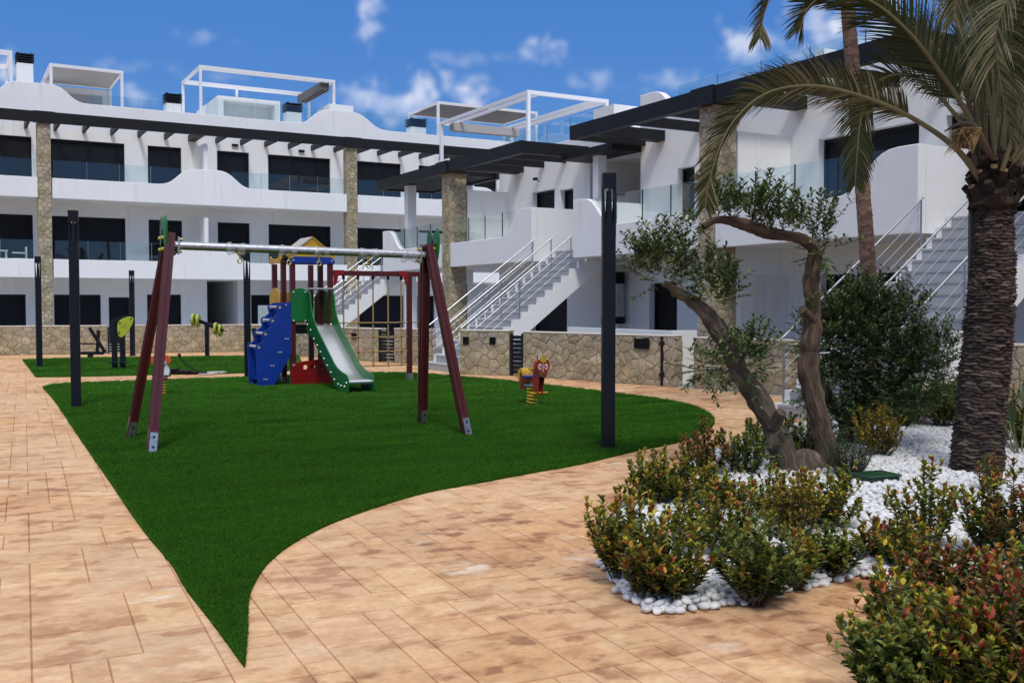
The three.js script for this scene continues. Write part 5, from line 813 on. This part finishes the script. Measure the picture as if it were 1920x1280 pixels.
function palmTrunk(T, pts, rad, rowH, cols, amp, tones, seed, seg, radial) {
  const c = new THREE.CatmullRomCurve3(pts), len = c.getLength(), pos = [], col = [], idx = [], uv = [];
  for (let i = 0; i <= seg; i++) {
    const t = i / seg, o = c.getPointAt(t), d = c.getTangentAt(t), sx = new THREE.Vector3().crossVectors(d, V(0, 0, 1)).normalize(), sz = new THREE.Vector3().crossVectors(sx, d).normalize(), y = t * len;
    for (let j = 0; j <= radial; j++) {
      const u = (j % radial) / radial, row0 = y / rowH + .2 * Math.sin(u * 6.283 * 2 + y * 5) + 1.3 * (fbm(u, (y * .21) % 1, 12, 24, 2, seed + 9) - .5), row = Math.floor(row0), f = row0 - row, cu = u * cols + (row & 1 ? .5 : 0) + .3 * (hash2(row, 3, seed) - .5), ci = Math.floor(cu), g = cu - ci, hh = hash2(row, ((ci % cols) + cols) % cols, seed), lens = Math.pow(Math.sin(Math.PI * clamp(g)), .45), prof = smooth(0, .22, f) * Math.pow(1 - f, .7);
      const n = fbm(u, (y * .37) % 1, 32, 64, 3, seed + 5), r = rad(t) + amp * (lens * prof * (.35 + 1.3 * hh) + 1.1 * (n - .5) + .8 * (fbm(u, (y * .9) % 1, 64, 64, 2, seed + 7) - .5));
      const q = o.clone().addScaledVector(sx, Math.cos(u * 6.283) * r).addScaledVector(sz, Math.sin(u * 6.283) * r); pos.push(q.x, q.y, q.z); uv.push(u * 1.6, y);
      const k = tones[Math.floor(hash2(row * 3 + 1, ci, seed + 2) * tones.length)], e = .75 + .5 * n; col.push(k[0] * e, k[1] * e, k[2] * e);
    }
  }
  for (let i = 0; i < seg; i++) for (let j = 0; j < radial; j++) { const a = i * (radial + 1) + j, b = a + radial + 1; idx.push(a, b, a + 1, b, b + 1, a + 1); }
  const g = new THREE.BufferGeometry(); g.setAttribute('position', new THREE.Float32BufferAttribute(pos, 3)); g.setAttribute('uv', new THREE.Float32BufferAttribute(uv, 2)); g.setAttribute('color', new THREE.Float32BufferAttribute(col, 3)); g.setIndex(idx); g.computeVertexNormals();
  const m = new THREE.Mesh(g, M.scale); m.name = 'trunk'; m.castShadow = m.receiveShadow = true; T.add(m); return m;
}
{
  const T = thing('date_palm', 'date palm with a stout scaly dark trunk and arching fronds in the white pebbles', 'palm'), R = rngOf(81), D = 9.45, base = gp(1832, 890), Q = (x, y, d = D) => atD(x, y, d);
  palmTrunk(T, [V(base.x, -.03, base.z), Q(1838, 800), Q(1848, 690), Q(1858, 580), Q(1864, 480), Q(1866, 390)], t => .155 + .05 * Math.sin(Math.PI * clamp(t * .95 + .1)) + .07 * Math.pow(1 - t, 7), .031, 11, .027, [[.038, .025, .018], [.062, .042, .030], [.027, .018, .014], [.11, .078, .056], [.052, .031, .022], [.042, .028, .020]], 7, 620, 150);
  const boss = mk('crown_base', (() => { const g = sweep([Q(1866, 402), Q(1866, 380), Q(1865, 350), Q(1864, 318), Q(1862, 285)], t => .235 - .11 * t + (t < .1 ? -.05 : 0), 24, 28), p = g.attributes.position; for (let i = 0; i < p.count; i++) { const k = hash2(i, 5, 9) - .5; p.setXYZ(i, p.getX(i) + k * .035, p.getY(i) + k * .03, p.getZ(i) + k * .03); } g.computeVertexNormals(); return g; })(), M.bossBark, T);
  const bc = Q(1865, 350); for (let i = 0; i < 34; i++) { const ph = i * 2.4, yy = -.16 + .011 * i, o = V(Math.cos(ph), 0, Math.sin(ph)), a = bc.clone().addScaledVector(o, .17 - .002 * i).add(V(0, yy, 0)), b = a.clone().addScaledVector(o, .07 + .05 * R()).add(V(0, .07 + .06 * R(), 0)); const g = rod(a, b, .055, .035, 6); mk('frond_stub', g, M.bossBark, T); if (R() < .45) mk('cut_face', rod(b, b.clone().add(b.clone().sub(a).setLength(.006)), .033, .030, 6), R() < .4 ? M.cutWood : M.rachisBrown, T); }
  // fibre around the stubs
  { const L = new Leaves(); for (let i = 0; i < 420; i++) { const ph = R() * 6.283, o = V(Math.cos(ph), 0, Math.sin(ph)), a = bc.clone().addScaledVector(o, .13 + .06 * R()).add(V(0, -.16 + .55 * R(), 0)); L.blade(a, o.clone().add(V((R() - .5), .6 * (R() - .2), (R() - .5))), .9, .06 + .12 * R(), .008, V(0, 1, 0), jit(R, [.05, .034, .024]), 2); } L.mesh('fibre', M.leafDull, T); }
  const F = (l, len, o) => frond(T, l.map(([x, y, d]) => Q(x, y, d)), len, R, o);
  F([[1845, 345, 9.4], [1800, 285, 9.25], [1735, 235, 9.05], [1640, 188, 8.8], [1520, 160, 8.6], [1430, 178, 8.45], [1370, 235, 8.4], [1335, 320, 8.4], [1322, 392, 8.45]], .41, { droop: .55, r: .034, t0: .3, paleness: .62, dry: .35, roll: .75, step: .021 });
  F([[1852, 300, 9.45], [1800, 225, 9.6], [1745, 165, 9.8], [1690, 138, 10], [1645, 155, 10.1], [1618, 210, 10.2], [1607, 300, 10.2], [1604, 350, 10.2]], .42, { droop: .8, r: .028, t0: .25, paleness: .2, roll: .7 });
  F([[1855, 290, 9.4], [1810, 205, 9.3], [1760, 130, 9.2], [1700, 55, 9.1], [1630, 0, 9.0], [1560, -15, 8.9], [1515, 15, 8.85], [1500, 60, 8.85]], .5, { droop: .15, r: .034, t0: .22, paleness: .12, roll: .8 });
  F([[1850, 300, 9.5], [1825, 215, 9.6], [1790, 130, 9.7], [1735, 60, 9.8], [1660, 30, 9.9], [1590, 55, 10]], .45, { droop: .35, t0: .25, paleness: .1 });
  F([[1868, 300, 9.3], [1850, 150, 9.2], [1800, -20, 9.05], [1700, -170, 8.8], [1560, -160, 8.6], [1480, -70, 8.5], [1435, 20, 8.45], [1425, 75, 8.45]], .5, { droop: .7, t0: .3, paleness: .55, dry: .5, roll: .6 });
  F([[1866, 300, 9.3], [1862, 150, 9.3], [1850, 0, 9.3], [1820, -150, 9.2], [1740, -260, 9.1]], .5, { droop: .3, paleness: .15 });
  F([[1860, 300, 9.6], [1830, 160, 9.8], [1795, 40, 10], [1760, -80, 10.2], [1700, -160, 10.4]], .5, { droop: .4, paleness: .15 });
  F([[1875, 300, 9.4], [1890, 160, 9.4], [1895, 10, 9.4], [1880, -140, 9.4]], .5, { droop: .3, paleness: .15 });
  F([[1880, 310, 9.5], [1915, 190, 9.6], [1945, 60, 9.7], [1960, -100, 9.8]], .5, { droop: .3 });
  F([[1885, 320, 9.3], [1940, 240, 9.2], [2020, 180, 9.1], [2130, 190, 9.0]], .5, { droop: .6 });
  F([[1880, 320, 9.2], [1935, 120, 8.9], [1905, -40, 8.7], [1850, -120, 8.5], [1800, -60, 8.4], [1790, 40, 8.4]], .5, { droop: .9, paleness: .8, dry: .6 });
  F([[1890, 320, 9.3], [1985, 180, 9.0], [1960, 40, 8.7], [1905, -20, 8.5], [1870, 60, 8.4], [1880, 170, 8.4], [1900, 260, 8.4]], .48, { droop: .9, paleness: .85, dry: .7 });
  F([[1890, 330, 9.6], [1950, 290, 9.9], [2040, 280, 10.2], [2150, 330, 10.5]], .5, { droop: .5 }); F([[1870, 300, 9.8], [1880, 180, 10.3], [1870, 60, 10.8], [1840, -40, 11.2]], .5, { droop: .3 }); F([[1850, 300, 9.8], [1830, 200, 10.4], [1790, 110, 11], [1740, 80, 11.6]], .45, { droop: .4 });
  for (let i = 0; i < 9; i++) { const x = 1835 + i * 9; mk('leaf_base', sweep([Q(x, 345 + 6 * (i % 3)), Q(x + (i - 4) * 2.5, 260), Q(x + (i - 4) * 6, 130)], t => .038 - .02 * t, 10, 7), i % 3 ? M.rachis : M.rachisBrown, T); }
  // flower stalk
  { const o = Q(1846, 268, 9.15); mk('spathe', sweep([Q(1862, 300, 9.3), o, Q(1825, 236, 9.08), Q(1800, 232, 9.03), Q(1772, 246, 9.0)], t => .026 * Math.sin(Math.PI * clamp(t * .9 + .12)) + .006, 20, 8), M.rachisBrown, T); const L = new Leaves(); for (let i = 0; i < 620; i++) { let p = Q(1842 - 40 * R(), 238 + 8 * R(), 8.88 + .1 * R()), d = V(-.6 + .5 * (R() - .5), -.15 - .5 * R(), .3 + .6 * (R() - .5)); const e = Q(1768 + 62 * R(), 246 + 40 * R(), 8.84 + .16 * R()); d = e.clone().sub(p); L.blade(p, d, .5, d.length() * (.6 + .5 * R()), .016, V(R() - .5, 1, R() - .5), jit(R, [.42, .30, .14]), 3); } L.mesh('flower_strands', M.leafDull, T); }
  settle(T, base.x, 0, base.z);
}
{
  const T = thing('slender_palm', 'tall slender palm with a smooth thin reddish trunk behind the bushy olive', 'palm'), R = rngOf(83), Q = (x, y, d = 13) => atD(x, y, d), base = gp(1640, 804);
  palmTrunk(T, [V(base.x, -.03, base.z), Q(1636, 640), Q(1626, 460), Q(1610, 250), Q(1594, 60), Q(1584, -110), Q(1580, -210)], t => .098 - .02 * t, .03, 5, .009, [[.25, .15, .10], [.20, .115, .078], [.29, .185, .125], [.155, .095, .068]], 17, 420, 48);
  for (let i = 0; i < 16; i++) { const ph = i * 2.4, o = V(Math.cos(ph), 0, Math.sin(ph)), t = Q(1580, -205), up = .75 - .055 * i; frond(T, [t, t.clone().addScaledVector(o, .5).add(V(0, .45 * up + .2, 0)), t.clone().addScaledVector(o, 1.15).add(V(0, .55 * up, 0)), t.clone().addScaledVector(o, 1.75).add(V(0, up * .3 - .45, 0))], .42, R, { droop: .8, step: .03, t0: .25 }); }
  settle(T, base.x, 0, base.z);
}
{
  const T = thing('bird_of_paradise', 'clump of broad upright green leaves beside the date palm at the picture edge', 'plant'), R = rngOf(85), p = gp(1915, 860); T.position.set(p.x, 0, p.z);
  for (let i = 0; i < 9; i++) { const ph = i * 2.4 + 1, l = .55 + .35 * R(), a = V(Math.cos(ph) * .04, 0, Math.sin(ph) * .04), b = V(Math.cos(ph) * .26, l * .62, Math.sin(ph) * .26), L = new Leaves(), s = mk('stalk', rod(a, b, .010, .007, 6), M.rachis, T); L.leaf(b, V(Math.cos(ph) * .55, .85, Math.sin(ph) * .55), V(Math.cos(ph), -.4, Math.sin(ph)).negate(), .34 + .1 * R(), .058, jit(R, [.035, .075, .02]), .4, .2); L.mesh('blade', M.leaf, s); }
}
renderer.render(scene, camera);
